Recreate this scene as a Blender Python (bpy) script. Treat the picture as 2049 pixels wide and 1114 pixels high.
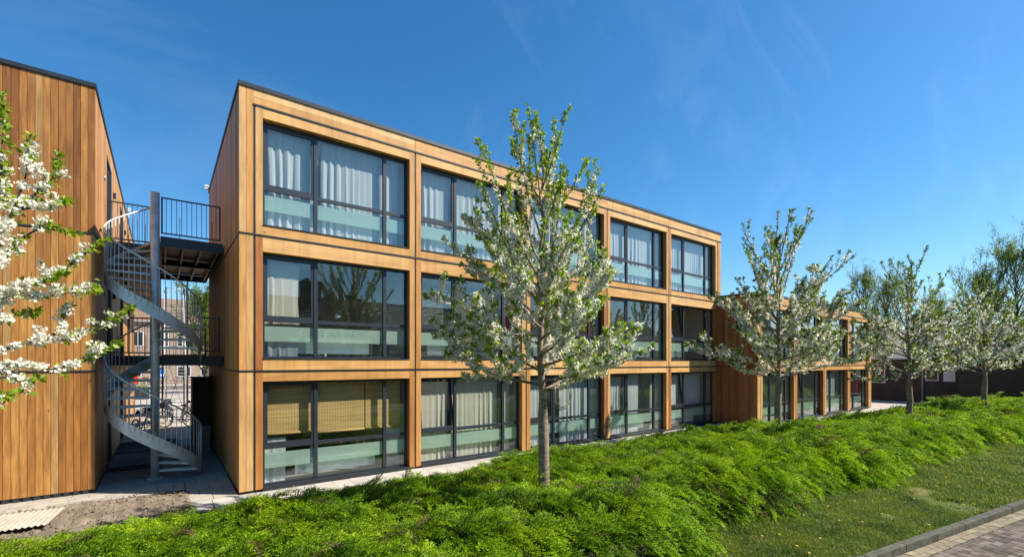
import bpy, math, random
import numpy as np
from mathutils import Vector, Matrix, Euler

for _o in list(bpy.data.objects):
    bpy.data.objects.remove(_o)
SC = bpy.context.scene
COL = SC.collection
PI = math.pi
R_ = math.radians

# ------------------------------------------------------------------ camera
cd = bpy.data.cameras.new('camera')
cam = bpy.data.objects.new('camera', cd)
COL.objects.link(cam)
cam.location = (0, 0, 2.87)
cam.rotation_euler = (R_(90), 0, R_(-37.04))
cd.sensor_width = 36
cd.lens = 16.305
cd.shift_y = 0.0815
cd.clip_start = 0.05
cd.clip_end = 3000
SC.camera = cam

# ------------------------------------------------------------------ sun, sky, exposure
SUN = Vector((1.25, -1.0, 1.55)).normalized()
SUN_EL = math.asin(SUN.z)
sd = bpy.data.lights.new('sun', 'SUN')
sd.energy = 5.0
sd.angle = R_(0.53)
sd.color = (1.0, 0.93, 0.82)
sun = bpy.data.objects.new('sun', sd)
COL.objects.link(sun)
sun.rotation_euler = (-SUN).to_track_quat('-Z', 'Y').to_euler()

W = bpy.data.worlds.new('World')
SC.world = W
W.use_nodes = True
nt = W.node_tree
nt.nodes.clear()
wo = nt.nodes.new('ShaderNodeOutputWorld')
bg = nt.nodes.new('ShaderNodeBackground')
sky = nt.nodes.new('ShaderNodeTexSky')
sky.sky_type = 'NISHITA'
sky.sun_disc = False
sky.sun_elevation = SUN_EL
sky.sun_rotation = math.atan2(SUN.x, SUN.y)
sky.altitude = 0
sky.air_density = 1.0
sky.dust_density = 0.45
sky.ozone_density = 5.0
bg.inputs[1].default_value = 0.098
# thin wisps of cirrus
tc = nt.nodes.new('ShaderNodeTexCoord')
mp = nt.nodes.new('ShaderNodeMapping')
mp.inputs['Rotation'].default_value = (0.5, 0.9, 0.4)
mp.inputs['Scale'].default_value = (1.2, 5.5, 3.0)
ns = nt.nodes.new('ShaderNodeTexNoise')
ns.inputs['Scale'].default_value = 1.6
ns.inputs['Detail'].default_value = 7
ns.inputs['Roughness'].default_value = 0.62
ns.inputs['Distortion'].default_value = 0.9
rp = nt.nodes.new('ShaderNodeValToRGB')
rp.color_ramp.elements[0].position = 0.52
rp.color_ramp.elements[0].color = (0, 0, 0, 1)
rp.color_ramp.elements[1].position = 0.86
rp.color_ramp.elements[1].color = (0.05, 0.05, 0.05, 1)
hs = nt.nodes.new('ShaderNodeHueSaturation')
hs.inputs['Saturation'].default_value = 1.26
hs.inputs['Hue'].default_value = 0.495
mx = nt.nodes.new('ShaderNodeMixRGB')
mx.inputs[2].default_value = (8.5, 9.6, 10.6, 1)
L = nt.links.new
L(tc.outputs['Generated'], mp.inputs[0]); L(mp.outputs[0], ns.inputs['Vector'])
L(ns.outputs[0], rp.inputs[0]); L(rp.outputs[0], mx.inputs[0])
L(sky.outputs[0], hs.inputs['Color']); L(hs.outputs[0], mx.inputs[1])
L(mx.outputs[0], bg.inputs[0]); L(bg.outputs[0], wo.inputs[0])

SC.view_settings.view_transform = 'Standard'
SC.view_settings.look = 'None'
SC.view_settings.exposure = 0.85
SC.view_settings.gamma = 1
SC.render.engine = 'CYCLES'
SC.cycles.max_bounces = 8
SC.cycles.transparent_max_bounces = 24
SC.cycles.caustics_reflective = False
SC.cycles.caustics_refractive = False
SC.cycles.sample_clamp_indirect = 6

# ------------------------------------------------------------------ naming helpers
def tag(o, label=None, cat=None, group=None, kind=None):
    if label: o['label'] = label
    if cat: o['category'] = cat
    if group: o['group'] = group
    if kind: o['kind'] = kind
    return o

def empty(name, loc=(0, 0, 0), rz=0.0):
    o = bpy.data.objects.new(name, None)
    o.location = loc
    o.rotation_euler = (0, 0, rz)
    o.empty_display_size = 0.2
    COL.objects.link(o)
    return o

def link(o, parent=None):
    COL.objects.link(o)
    if parent is not None: o.parent = parent
    return o

def kids(o):
    return [c for c in bpy.data.objects if c.parent == o]

def copy_tree(o, parent=None):
    c = o.copy()
    COL.objects.link(c)
    c.parent = parent
    for ch in kids(o):
        copy_tree(ch, c)
    return c

# ------------------------------------------------------------------ mesh builder
class MB:
    """collects boxes, tubes and prisms with UVs and a per-face random tone"""
    def __init__(s, seed=0):
        s.v = []; s.f = []; s.uv = []; s.t = []; s.sm = []
        s.r = random.Random(seed)
    def face(s, pts, uvs=None, tone=0.5, smooth=False):
        n = len(s.v)
        s.v += [tuple(p) for p in pts]
        s.f.append(tuple(range(n, n + len(pts))))
        s.uv += list(uvs) if uvs else [(p[0], p[1]) for p in pts]
        s.t.append(tone); s.sm.append(smooth)
    def box(s, a, b, ax=2, tone=None, M=None):
        if tone is None: tone = s.r.random()
        ou, ov = s.r.uniform(0, 50), s.r.uniform(0, 50)
        x0, y0, z0 = [min(p, q) for p, q in zip(a, b)]
        x1, y1, z1 = [max(p, q) for p, q in zip(a, b)]
        c = [(x0,y0,z0),(x1,y0,z0),(x1,y1,z0),(x0,y1,z0),(x0,y0,z1),(x1,y0,z1),(x1,y1,z1),(x0,y1,z1)]
        n = len(s.v)
        s.v += [tuple(M @ Vector(p)) for p in c] if M is not None else c
        for q, nax in (((0,3,2,1),2),((4,5,6,7),2),((0,1,5,4),1),((2,3,7,6),1),((1,2,6,5),0),((3,0,4,7),0)):
            s.f.append(tuple(n + i for i in q))
            oth = [k for k in (0,1,2) if k != nax]
            if ax in oth:
                al = ax; ac = [k for k in oth if k != ax][0]
            else:
                al, ac = oth
            s.uv += [(c[i][al] + ou, c[i][ac] + ov) for i in q]
            s.t.append(tone); s.sm.append(False)
    def bar(s, p, q, w, h=None, tone=0.5, up=(0,0,1)):
        """rectangular bar from p to q"""
        h = w if h is None else h
        p = Vector(p); q = Vector(q); d = q - p; Ln = d.length
        if Ln < 1e-6: return
        d.normalize(); u = Vector(up)
        if abs(d.dot(u)) > 0.98: u = Vector((0,1,0))
        sx = d.cross(u).normalized(); sy = sx.cross(d).normalized()
        M = Matrix(((d.x,sx.x,sy.x,p.x),(d.y,sx.y,sy.y,p.y),(d.z,sx.z,sy.z,p.z),(0,0,0,1)))
        s.box((0,-w/2,-h/2),(Ln,w/2,h/2), ax=0, tone=tone, M=M)
    def tube(s, pts, r, n=8, tone=0.5, cap=True, closed=False):
        pts = [Vector(p) for p in pts]; m = len(pts)
        if not hasattr(r, '__len__'): r = [r] * m
        rings = []; prev = None; vlen = 0
        for i, p in enumerate(pts):
            if closed: d = pts[(i+1) % m] - pts[i-1]
            else: d = pts[min(i+1, m-1)] - pts[max(i-1, 0)]
            d.normalize()
            if prev is None:
                a = Vector((0,0,1)) if abs(d.z) < 0.9 else Vector((1,0,0))
                x = d.cross(a).normalized()
            else:
                x = (prev - d * prev.dot(d)).normalized()
            prev = x; y = d.cross(x)
            b = len(s.v)
            for k in range(n):
                an = 2*PI*k/n
                s.v.append(tuple(p + (x*math.cos(an) + y*math.sin(an)) * r[i]))
            rings.append(b)
        rr = list(range(m if closed else m-1))
        for i in rr:
            a, b = rings[i], rings[(i+1) % m]
            seg = (pts[(i+1) % m]-pts[i]).length
            for k in range(n):
                k2 = (k+1) % n
                s.f.append((a+k, a+k2, b+k2, b+k))
                s.uv += [(vlen, k/n), (vlen, (k+1)/n), (vlen+seg, (k+1)/n), (vlen+seg, k/n)]
                s.t.append(tone); s.sm.append(True)
            vlen += seg
        if cap and not closed:
            s.f.append(tuple(rings[0]+k for k in reversed(range(n)))); s.uv += [(0,0)]*n; s.t.append(tone); s.sm.append(False)
            s.f.append(tuple(rings[-1]+k for k in range(n))); s.uv += [(0,0)]*n; s.t.append(tone); s.sm.append(False)
    def cyl(s, c, r, z0, z1, n=16, tone=0.5):
        s.tube([(c[0],c[1],z0),(c[0],c[1],z1)], r, n, tone)
    def build_each(s, names, mat, parent=None):
        """every box as an object of its own, origin at the box's centre"""
        for i in range(len(s.f)//6):
            vs = [Vector(p) for p in s.v[i*8:i*8+8]]; c = sum(vs, Vector())/8
            q = MB(); q.v = [tuple(p-c) for p in vs]
            q.f = [tuple(k-i*8 for k in f) for f in s.f[i*6:i*6+6]]
            q.uv = s.uv[i*24:i*24+24]; q.t = s.t[i*6:i*6+6]; q.sm = s.sm[i*6:i*6+6]
            q.build(names if isinstance(names, str) else names[i], mat, parent, loc=c)
    def build(s, name, mat, parent=None, loc=None, rot=None):
        me = bpy.data.meshes.new(name)
        me.from_pydata(s.v, [], s.f)
        uv = me.uv_layers.new(name='UVMap')
        uv.data.foreach_set('uv', np.array(s.uv, dtype=np.float32).ravel())
        at = me.attributes.new('tone', 'FLOAT', 'FACE')
        at.data.foreach_set('value', np.array(s.t, dtype=np.float32))
        me.polygons.foreach_set('use_smooth', np.array(s.sm, dtype=bool))
        me.materials.append(mat)
        me.update()
        o = bpy.data.objects.new(name, me)
        link(o, parent)
        if loc is not None: o.location = loc
        if rot is not None: o.rotation_euler = rot
        return o

def np_obj(name, V, F, mat, parent=None, tone=None, smooth=False):
    """V (n,3), F (m,k) -> object"""
    V = np.asarray(V, dtype=np.float32); F = np.asarray(F, dtype=np.int32)
    me = bpy.data.meshes.new(name)
    me.vertices.add(len(V)); me.vertices.foreach_set('co', V.ravel())
    k = F.shape[1]
    me.loops.add(F.size); me.loops.foreach_set('vertex_index', F.ravel())
    me.polygons.add(len(F))
    me.polygons.foreach_set('loop_start', np.arange(0, F.size, k, dtype=np.int32))
    if tone is not None:
        at = me.attributes.new('tone', 'FLOAT', 'FACE')
        at.data.foreach_set('value', np.asarray(tone, dtype=np.float32))
    me.update(calc_edges=True)
    me.validate()
    if smooth: me.polygons.foreach_set('use_smooth', np.ones(len(F), dtype=bool))
    me.materials.append(mat)
    o = bpy.data.objects.new(name, me)
    return link(o, parent)

# ------------------------------------------------------------------ materials
def newmat(name):
    m = bpy.data.materials.new(name); m.use_nodes = True
    n = m.node_tree; n.nodes.clear()
    out = n.nodes.new('ShaderNodeOutputMaterial')
    return m, n, out

def ramp(n, stops, interp='LINEAR'):
    r = n.nodes.new('ShaderNodeValToRGB'); r.color_ramp.interpolation = interp
    while len(r.color_ramp.elements) < len(stops): r.color_ramp.elements.new(0.5)
    for e, (p, c) in zip(r.color_ramp.elements, stops):
        e.position = p; e.color = (*c, 1) if len(c) == 3 else c
    return r

def mul(n, a, b, fac=1.0, mode='MULTIPLY'):
    m = n.nodes.new('ShaderNodeMixRGB'); m.blend_type = mode; m.inputs[0].default_value = fac
    n.links.new(a, m.inputs[1]); n.links.new(b, m.inputs[2])
    return m.outputs[0]

def noise(n, vec, scale, detail=4, rough=0.55, dist=0.0):
    t = n.nodes.new('ShaderNodeTexNoise'); t.inputs['Scale'].default_value = scale
    t.inputs['Detail'].default_value = detail; t.inputs['Roughness'].default_value = rough
    t.inputs['Distortion'].default_value = dist
    if vec is not None: n.links.new(vec, t.inputs['Vector'])
    return t.outputs[0]

def mapping(n, vec, scale=(1,1,1), loc=(0,0,0), rot=(0,0,0)):
    m = n.nodes.new('ShaderNodeMapping'); m.inputs['Scale'].default_value = scale
    m.inputs['Location'].default_value = loc; m.inputs['Rotation'].default_value = rot
    n.links.new(vec, m.inputs[0]); return m.outputs[0]

def bump(n, h, strength=0.3, dist=0.01):
    b = n.nodes.new('ShaderNodeBump'); b.inputs['Strength'].default_value = strength
    b.inputs['Distance'].default_value = dist; n.links.new(h, b.inputs['Height']); return b.outputs[0]

def simple(name, col, rough=0.5, metal=0.0, var=0.15, scale=6.0, bmp=0.0, spec=0.5, tonevar=0.0):
    m, n, out = newmat(name)
    p = n.nodes.new('ShaderNodeBsdfPrincipled')
    tcn = n.nodes.new('ShaderNodeTexCoord')
    nz = noise(n, tcn.outputs['Object'], scale, 6, 0.6)
    r = ramp(n, [(0.3, tuple(max(0, c*(1-var)) for c in col)), (0.7, tuple(min(1, c*(1+var)) for c in col))])
    n.links.new(nz, r.inputs[0]); c = r.outputs[0]
    if tonevar:
        at = n.nodes.new('ShaderNodeAttribute'); at.attribute_name = 'tone'
        r2 = ramp(n, [(0, (1-tonevar,)*3), (1, (1+tonevar,)*3)])
        n.links.new(at.outputs['Fac'], r2.inputs[0]); c = mul(n, c, r2.outputs[0])
    n.links.new(c, p.inputs['Base Color'])
    p.inputs['Roughness'].default_value = rough; p.inputs['Metallic'].default_value = metal
    p.inputs['Specular IOR Level'].default_value = spec
    if bmp: n.links.new(bump(n, nz, bmp, 0.01), p.inputs['Normal'])
    n.links.new(p.outputs[0], out.inputs[0])
    return m

def wood(name, stops, rough=0.55, grain=0.35, red=0.0):
    m, n, out = newmat(name)
    p = n.nodes.new('ShaderNodeBsdfPrincipled')
    uv = n.nodes.new('ShaderNodeUVMap'); uv.uv_map = 'UVMap'
    at = n.nodes.new('ShaderNodeAttribute'); at.attribute_name = 'tone'
    base = ramp(n, stops); n.links.new(at.outputs['Fac'], base.inputs[0])
    # cathedral grain: distorted bands along the board
    v1 = mapping(n, uv.outputs[0], (0.9, 9.0, 1))
    g1 = noise(n, v1, 1.6, 3, 0.5, 0.6)
    wv = n.nodes.new('ShaderNodeTexWave'); wv.wave_type = 'BANDS'; wv.bands_direction = 'Y'
    wv.inputs['Scale'].default_value = 5.0; wv.inputs['Distortion'].default_value = 9.0
    wv.inputs['Detail'].default_value = 3; wv.inputs['Detail Scale'].default_value = 0.8
    n.links.new(mapping(n, uv.outputs[0], (0.35, 3.2, 1)), wv.inputs['Vector'])
    v2 = mapping(n, uv.outputs[0], (2.2, 110.0, 1))
    g2 = noise(n, v2, 1.0, 4, 0.6)
    big = noise(n, mapping(n, uv.outputs[0], (0.8, 2.5, 1)), 1.0, 2)
    r1 = ramp(n, [(0.25, (1-grain*0.9,)*3), (0.75, (1+grain*0.35,)*3)]); n.links.new(g1, r1.inputs[0])
    r2 = ramp(n, [(0.3, (1-grain*0.55,)*3), (0.7, (1.06,)*3)]); n.links.new(g2, r2.inputs[0])
    r3 = ramp(n, [(0.0, (1-grain*0.75, 1-grain*0.95, 1-grain*1.05)), (0.35, (1.0,)*3), (1, (1.03,)*3)]); n.links.new(wv.outputs[0], r3.inputs[0])
    r4 = ramp(n, [(0.3, (0.82, 0.76, 0.70)), (0.7, (1.08, 1.07, 1.05))]); n.links.new(big, r4.inputs[0])
    c = mul(n, base.outputs[0], r1.outputs[0]); c = mul(n, c, r2.outputs[0]); c = mul(n, c, r3.outputs[0], 0.55); c = mul(n, c, r4.outputs[0])
    # small dark knots
    vo = n.nodes.new('ShaderNodeTexVoronoi'); vo.inputs['Scale'].default_value = 1.0
    n.links.new(mapping(n, uv.outputs[0], (1.3, 3.0, 1)), vo.inputs['Vector'])
    rk = ramp(n, [(0.03, (0.35, 0.22, 0.15)), (0.06, (1, 1, 1))]); n.links.new(vo.outputs['Distance'], rk.inputs[0])
    c = mul(n, c, rk.outputs[0], 0.7)
    gp = n.nodes.new('ShaderNodeNewGeometry')
    ws = noise(n, mapping(n, gp.outputs['Position'], (7.0, 7.0, 0.38)), 1.0, 4, 0.6)
    rw = ramp(n, [(0.30, (0.74, 0.72, 0.72)), (0.48, (0.97, 0.97, 0.97)), (0.70, (1.06, 1.05, 1.03))]); n.links.new(ws, rw.inputs[0])
    c = mul(n, c, rw.outputs[0], 0.85)
    n.links.new(c, p.inputs['Base Color'])
    p.inputs['Roughness'].default_value = rough
    p.inputs['Specular IOR Level'].default_value = 0.35
    n.links.new(bump(n, g2, 0.25, 0.003), p.inputs['Normal'])
    n.links.new(p.outputs[0], out.inputs[0])
    return m

def leafmat(name, stops, trans=0.35, rough=0.5, tint=(1.2,1.25,0.5), vnoise=None):
    m, n, out = newmat(name)
    p = n.nodes.new('ShaderNodeBsdfPrincipled')
    at = n.nodes.new('ShaderNodeAttribute'); at.attribute_name = 'tone'
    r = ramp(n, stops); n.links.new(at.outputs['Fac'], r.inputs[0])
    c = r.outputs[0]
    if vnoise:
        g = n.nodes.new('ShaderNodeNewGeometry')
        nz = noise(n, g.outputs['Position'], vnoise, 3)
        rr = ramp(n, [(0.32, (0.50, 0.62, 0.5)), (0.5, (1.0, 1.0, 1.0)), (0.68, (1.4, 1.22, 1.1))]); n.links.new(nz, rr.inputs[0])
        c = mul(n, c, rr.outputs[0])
    n.links.new(c, p.inputs['Base Color']); p.inputs['Roughness'].default_value = rough
    p.inputs['Specular IOR Level'].default_value = 0.3
    t = n.nodes.new('ShaderNodeBsdfTranslucent')
    cc = n.nodes.new('ShaderNodeMixRGB'); cc.blend_type = 'MULTIPLY'; cc.inputs[0].default_value = 1
    cc.inputs[2].default_value = (*tint, 1); n.links.new(c, cc.inputs[1]); n.links.new(cc.outputs[0], t.inputs[0])
    mx = n.nodes.new('ShaderNodeMixShader'); mx.inputs[0].default_value = trans
    n.links.new(p.outputs[0], mx.inputs[1]); n.links.new(t.outputs[0], mx.inputs[2])
    n.links.new(mx.outputs[0], out.inputs[0])
    return m

def glassmat(name, tint, base=0.075, frost=None):
    m, n, out = newmat(name)
    g = n.nodes.new('ShaderNodeNewGeometry')
    dp = n.nodes.new('ShaderNodeVectorMath'); dp.operation = 'DOT_PRODUCT'
    n.links.new(g.outputs['Normal'], dp.inputs[0]); n.links.new(g.outputs['Incoming'], dp.inputs[1])
    ab = n.nodes.new('ShaderNodeMath'); ab.operation = 'ABSOLUTE'; n.links.new(dp.outputs['Value'], ab.inputs[0])
    om = n.nodes.new('ShaderNodeMath'); om.operation = 'SUBTRACT'; om.inputs[0].default_value = 1; n.links.new(ab.outputs[0], om.inputs[1])
    pw = n.nodes.new('ShaderNodeMath'); pw.operation = 'POWER'; pw.inputs[1].default_value = 4.0; n.links.new(om.outputs[0], pw.inputs[0])
    ma = n.nodes.new('ShaderNodeMath'); ma.operation = 'MULTIPLY_ADD'; ma.use_clamp = True
    ma.inputs[1].default_value = 1 - base; ma.inputs[2].default_value = base; n.links.new(pw.outputs[0], ma.inputs[0])
    tr = n.nodes.new('ShaderNodeBsdfTransparent'); tr.inputs[0].default_value = (*tint, 1)
    gl = n.nodes.new('ShaderNodeBsdfGlossy'); gl.inputs['Roughness'].default_value = 0.0
    gl.inputs['Color'].default_value = (0.93, 1.0, 0.98, 1)
    # faint waviness of float glass
    tcn = n.nodes.new('ShaderNodeTexCoord')
    n.links.new(bump(n, noise(n, tcn.outputs['Object'], 0.9, 2), 0.012, 0.02), gl.inputs['Normal'])
    mx = n.nodes.new('ShaderNodeMixShader')
    n.links.new(ma.outputs[0], mx.inputs[0])
    if frost:
        df = n.nodes.new('ShaderNodeBsdfDiffuse'); df.inputs[0].default_value = (*frost, 1)
        tl = n.nodes.new('ShaderNodeBsdfTranslucent'); tl.inputs[0].default_value = (*frost, 1)
        m2 = n.nodes.new('ShaderNodeMixShader'); m2.inputs[0].default_value = 0.4
        n.links.new(df.outputs[0], m2.inputs[1]); n.links.new(tl.outputs[0], m2.inputs[2])
        m3 = n.nodes.new('ShaderNodeMixShader'); m3.inputs[0].default_value = 0.50
        n.links.new(tr.outputs[0], m3.inputs[1]); n.links.new(m2.outputs[0], m3.inputs[2])
        n.links.new(m3.outputs[0], mx.inputs[1])
    else:
        n.links.new(tr.outputs[0], mx.inputs[1])
    n.links.new(gl.outputs[0], mx.inputs[2]); n.links.new(mx.outputs[0], out.inputs[0])
    return m

def clothmat(name, col, trans=0.3, clear=0.0):
    m, n, out = newmat(name)
    d = n.nodes.new('ShaderNodeBsdfDiffuse'); t = n.nodes.new('ShaderNodeBsdfTranslucent')
    tcn = n.nodes.new('ShaderNodeTexCoord')
    nz = noise(n, mapping(n, tcn.outputs['Object'], (3, 3, 0.6)), 2.0, 4)
    r = ramp(n, [(0.3, tuple(c*0.9 for c in col)), (0.7, col)]); n.links.new(nz, r.inputs[0])
    n.links.new(r.outputs[0], d.inputs[0]); n.links.new(r.outputs[0], t.inputs[0])
    mx = n.nodes.new('ShaderNodeMixShader'); mx.inputs[0].default_value = trans
    n.links.new(d.outputs[0], mx.inputs[1]); n.links.new(t.outputs[0], mx.inputs[2])
    tp = n.nodes.new('ShaderNodeBsdfTransparent'); m3 = n.nodes.new('ShaderNodeMixShader'); m3.inputs[0].default_value = clear
    n.links.new(mx.outputs[0], m3.inputs[1]); n.links.new(tp.outputs[0], m3.inputs[2]); n.links.new(m3.outputs[0], out.inputs[0])
    return m

def groundmat(name, stops, scale, scale2=14, rough=0.9, bmp=0.4, spec=0.2):
    m, n, out = newmat(name)
    p = n.nodes.new('ShaderNodeBsdfPrincipled')
    tcn = n.nodes.new('ShaderNodeTexCoord')
    a = noise(n, tcn.outputs['Object'], scale, 8, 0.65)
    b = noise(n, tcn.outputs['Object'], scale2, 8, 0.7)
    r = ramp(n, stops); n.links.new(a, r.inputs[0])
    r2 = ramp(n, [(0.3, (0.7,)*3), (0.7, (1.18,)*3)]); n.links.new(b, r2.inputs[0])
    n.links.new(mul(n, r.outputs[0], r2.outputs[0]), p.inputs['Base Color'])
    p.inputs['Roughness'].default_value = rough; p.inputs['Specular IOR Level'].default_value = spec
    n.links.new(bump(n, b, bmp, 0.03), p.inputs['Normal'])
    n.links.new(p.outputs[0], out.inputs[0]); return m

def brickmat(name, c1, c2, mortar, scale=1.0, axis='x'):
    m, n, out = newmat(name)
    p = n.nodes.new('ShaderNodeBsdfPrincipled')
    tcn = n.nodes.new('ShaderNodeTexCoord')
    rot = (R_(90), 0, R_(90)) if axis == 'x' else (R_(90), 0, 0)
    sp = n.nodes.new('ShaderNodeSeparateXYZ'); n.links.new(tcn.outputs['Object'], sp.inputs[0])
    cb = n.nodes.new('ShaderNodeCombineXYZ')
    n.links.new(sp.outputs[1 if axis == 'x' else 0], cb.inputs[0]); n.links.new(sp.outputs[2], cb.inputs[1])
    bt = n.nodes.new('ShaderNodeTexBrick'); n.links.new(cb.outputs[0], bt.inputs['Vector'])
    bt.inputs['Scale'].default_value = scale
    bt.inputs['Brick Width'].default_value = 0.22; bt.inputs['Row Height'].default_value = 0.065
    bt.inputs['Mortar Size'].default_value = 0.010
    bt.inputs['Color1'].default_value = (*c1, 1); bt.inputs['Color2'].default_value = (*c2, 1); bt.inputs['Mortar'].default_value = (*mortar, 1)
    nz = noise(n, tcn.outputs['Object'], 1.3, 5)
    r = ramp(n, [(0.3, (0.75,)*3), (0.7, (1.2,)*3)]); n.links.new(nz, r.inputs[0])
    n.links.new(mul(n, bt.outputs[0], r.outputs[0]), p.inputs['Base Color'])
    p.inputs['Roughness'].default_value = 0.85
    n.links.new(p.outputs[0], out.inputs[0]); return m

def galvmat(name):
    m, n, out = newmat(name)
    p = n.nodes.new('ShaderNodeBsdfPrincipled')
    tcn = n.nodes.new('ShaderNodeTexCoord')
    vo = n.nodes.new('ShaderNodeTexVoronoi'); vo.inputs['Scale'].default_value = 42; n.links.new(tcn.outputs['Object'], vo.inputs['Vector'])
    nz = noise(n, tcn.outputs['Object'], 5, 6, 0.6)
    r = ramp(n, [(0, (0.52, 0.57, 0.55)), (1, (0.70, 0.75, 0.72))]); n.links.new(vo.outputs['Color'], r.inputs[0])
    r2 = ramp(n, [(0.3, (0.72,)*3), (0.7, (1.1,)*3)]); n.links.new(nz, r2.inputs[0])
    n.links.new(mul(n, r.outputs[0], r2.outputs[0]), p.inputs['Base Color'])
    p.inputs['Metallic'].default_value = 0.30; p.inputs['Roughness'].default_value = 0.45
    n.links.new(p.outputs[0], out.inputs[0]); return m

MT = {}
MT['beam'] = wood('beam cedar', [(0, (0.56, 0.28, 0.08)), (0.35, (0.66, 0.365, 0.12)), (0.75, (0.72, 0.42, 0.155)), (1, (0.75, 0.47, 0.20))], grain=0.20)
MT['post'] = wood('post cedar', [(0, (0.40, 0.15, 0.04)), (0.3, (0.56, 0.26, 0.07)), (0.7, (0.65, 0.35, 0.11)), (1, (0.69, 0.42, 0.17))], grain=0.30)
MT['board'] = wood('board cedar', [(0, (0.26, 0.10, 0.022)), (0.22, (0.42, 0.18, 0.042)), (0.6, (0.53, 0.25, 0.062)), (0.85, (0.57, 0.295, 0.08)), (1, (0.55, 0.34, 0.13))], grain=0.5)
MT['board_fine'] = wood('narrow board cedar', [(0, (0.40, 0.17, 0.045)), (0.4, (0.60, 0.30, 0.09)), (0.8, (0.72, 0.40, 0.13)), (1, (0.76, 0.48, 0.20))], grain=0.34)
MT['redboard'] = wood('red cedar board', [(0, (0.30, 0.09, 0.03)), (0.5, (0.42, 0.15, 0.05)), (1, (0.52, 0.23, 0.085))], grain=0.32)
MT['ply'] = wood('plywood', [(0, (0.40, 0.24, 0.11)), (1, (0.50, 0.32, 0.16))], grain=0.2)
MT['joist'] = wood('joist pine', [(0, (0.38, 0.27, 0.16)), (1, (0.52, 0.38, 0.24))], grain=0.25)
MT['deck'] = wood('deck board', [(0, (0.16, 0.075, 0.045)), (1, (0.24, 0.12, 0.07))], grain=0.3)
MT['frame'] = simple('anthracite frame', (0.022, 0.028, 0.036), 0.38, 0, 0.12, 3, spec=0.5)
MT['trim'] = simple('anthracite trim', (0.018, 0.022, 0.027), 0.42, 0, 0.15, 4)
MT['black'] = simple('black backing', (0.010, 0.010, 0.010), 0.8)
MT['steel'] = simple('painted steel', (0.016, 0.020, 0.026), 0.4, 0, 0.15, 6)
MT['galv'] = galvmat('galvanised steel')
MT['alu'] = simple('bare aluminium', (0.55, 0.55, 0.53), 0.4, 0.6, 0.1, 8)
MT['white'] = simple('white paint', (0.72, 0.73, 0.71), 0.5, 0, 0.05, 3)
MT['wall'] = simple('white plaster', (0.62, 0.63, 0.60), 0.8, 0, 0.05, 2)
MT['floor'] = simple('grey vinyl floor', (0.26, 0.25, 0.24), 0.6, 0, 0.15, 4)
MT['roof'] = simple('roof felt', (0.05, 0.05, 0.05), 0.9)
MT['sheer'] = clothmat('sheer curtain', (0.86, 0.88, 0.88), 0.35, 0.16)
MT['cream'] = clothmat('cream curtain', (0.74, 0.66, 0.54), 0.3)
MT['grey_cloth'] = clothmat('grey curtain', (0.30, 0.33, 0.36), 0.2)
MT['red_cloth'] = clothmat('red curtain', (0.30, 0.05, 0.06), 0.2)
MT['pane'] = glassmat('window glass', (0.955, 0.985, 0.975), 0.07)
MT['frost'] = glassmat('frosted film', (0.85, 0.95, 0.90), 0.03, (0.74, 0.88, 0.79))
MT['soil'] = groundmat('soil', [(0.3, (0.17, 0.13, 0.09)), (0.7, (0.31, 0.25, 0.18))], 2.2, 24, bmp=0.9)
MT['earth'] = groundmat('earth', [(0.3, (0.030, 0.035, 0.014)), (0.7, (0.07, 0.062, 0.035))], 1.2, 18, bmp=0.8)
MT['grassbase'] = groundmat('short turf', [(0.30, (0.22, 0.16, 0.07)), (0.42, (0.15, 0.15, 0.04)), (0.55, (0.08, 0.12, 0.018)), (0.75, (0.06, 0.11, 0.014))], 1.6, 26, bmp=0.9)
MT['plaza'] = groundmat('plaza paving', [(0.3, (0.36, 0.31, 0.25)), (0.7, (0.48, 0.43, 0.36))], 0.6, 9, bmp=0.1)
MT['slab'] = simple('concrete slab', (0.36, 0.325, 0.265), 0.85, 0, 0.16, 5, 0.15, 0.3, 0.14)
MT['slabpink'] = simple('pale paving', (0.42, 0.38, 0.33), 0.85, 0, 0.16, 5, 0.15, 0.3, 0.16)
MT['cobble'] = simple('grey paver', (0.30, 0.31, 0.31), 0.85, 0, 0.15, 8, 0.2, 0.3, 0.16)
MT['kerb'] = simple('kerb concrete', (0.085, 0.082, 0.062), 0.95, 0, 0.5, 9, 0.4, 0.3, 0.12)
MT['clinker'] = simple('road clinker', (0.125, 0.105, 0.082), 0.85, 0, 0.35, 7, 0.3, 0.2, 0.45)
MT['gutter'] = simple('gutter brick', (0.22, 0.18, 0.115), 0.85, 0, 0.25, 9, 0.3, 0.3, 0.25)
MT['joint'] = groundmat('joint sand', [(0.3, (0.06, 0.055, 0.042)), (0.7, (0.12, 0.10, 0.08))], 3, 30, bmp=0.5)
def barkmat():
    m, n, out = newmat('cherry bark'); p = n.nodes.new('ShaderNodeBsdfPrincipled'); tcn = n.nodes.new('ShaderNodeTexCoord')
    a = noise(n, mapping(n, tcn.outputs['Object'], (5, 5, 38)), 1.2, 5, 0.6); b_ = noise(n, tcn.outputs['Object'], 3.5, 4)
    r = ramp(n, [(0.32, (0.10, 0.065, 0.045)), (0.5, (0.23, 0.165, 0.12)), (0.68, (0.34, 0.27, 0.21))]); n.links.new(a, r.inputs[0])
    r2 = ramp(n, [(0.35, (0.7, 0.75, 0.65)), (0.65, (1.15, 1.1, 1.05))]); n.links.new(b_, r2.inputs[0])
    n.links.new(mul(n, r.outputs[0], r2.outputs[0]), p.inputs['Base Color']); p.inputs['Roughness'].default_value = 0.7
    n.links.new(bump(n, a, 0.6, 0.01), p.inputs['Normal']); n.links.new(p.outputs[0], out.inputs[0]); return m
MT['bark'] = barkmat()
MT['barkdark'] = simple('dark bark', (0.060, 0.048, 0.034), 0.85, 0, 0.4, 12, 0.5)
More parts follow.
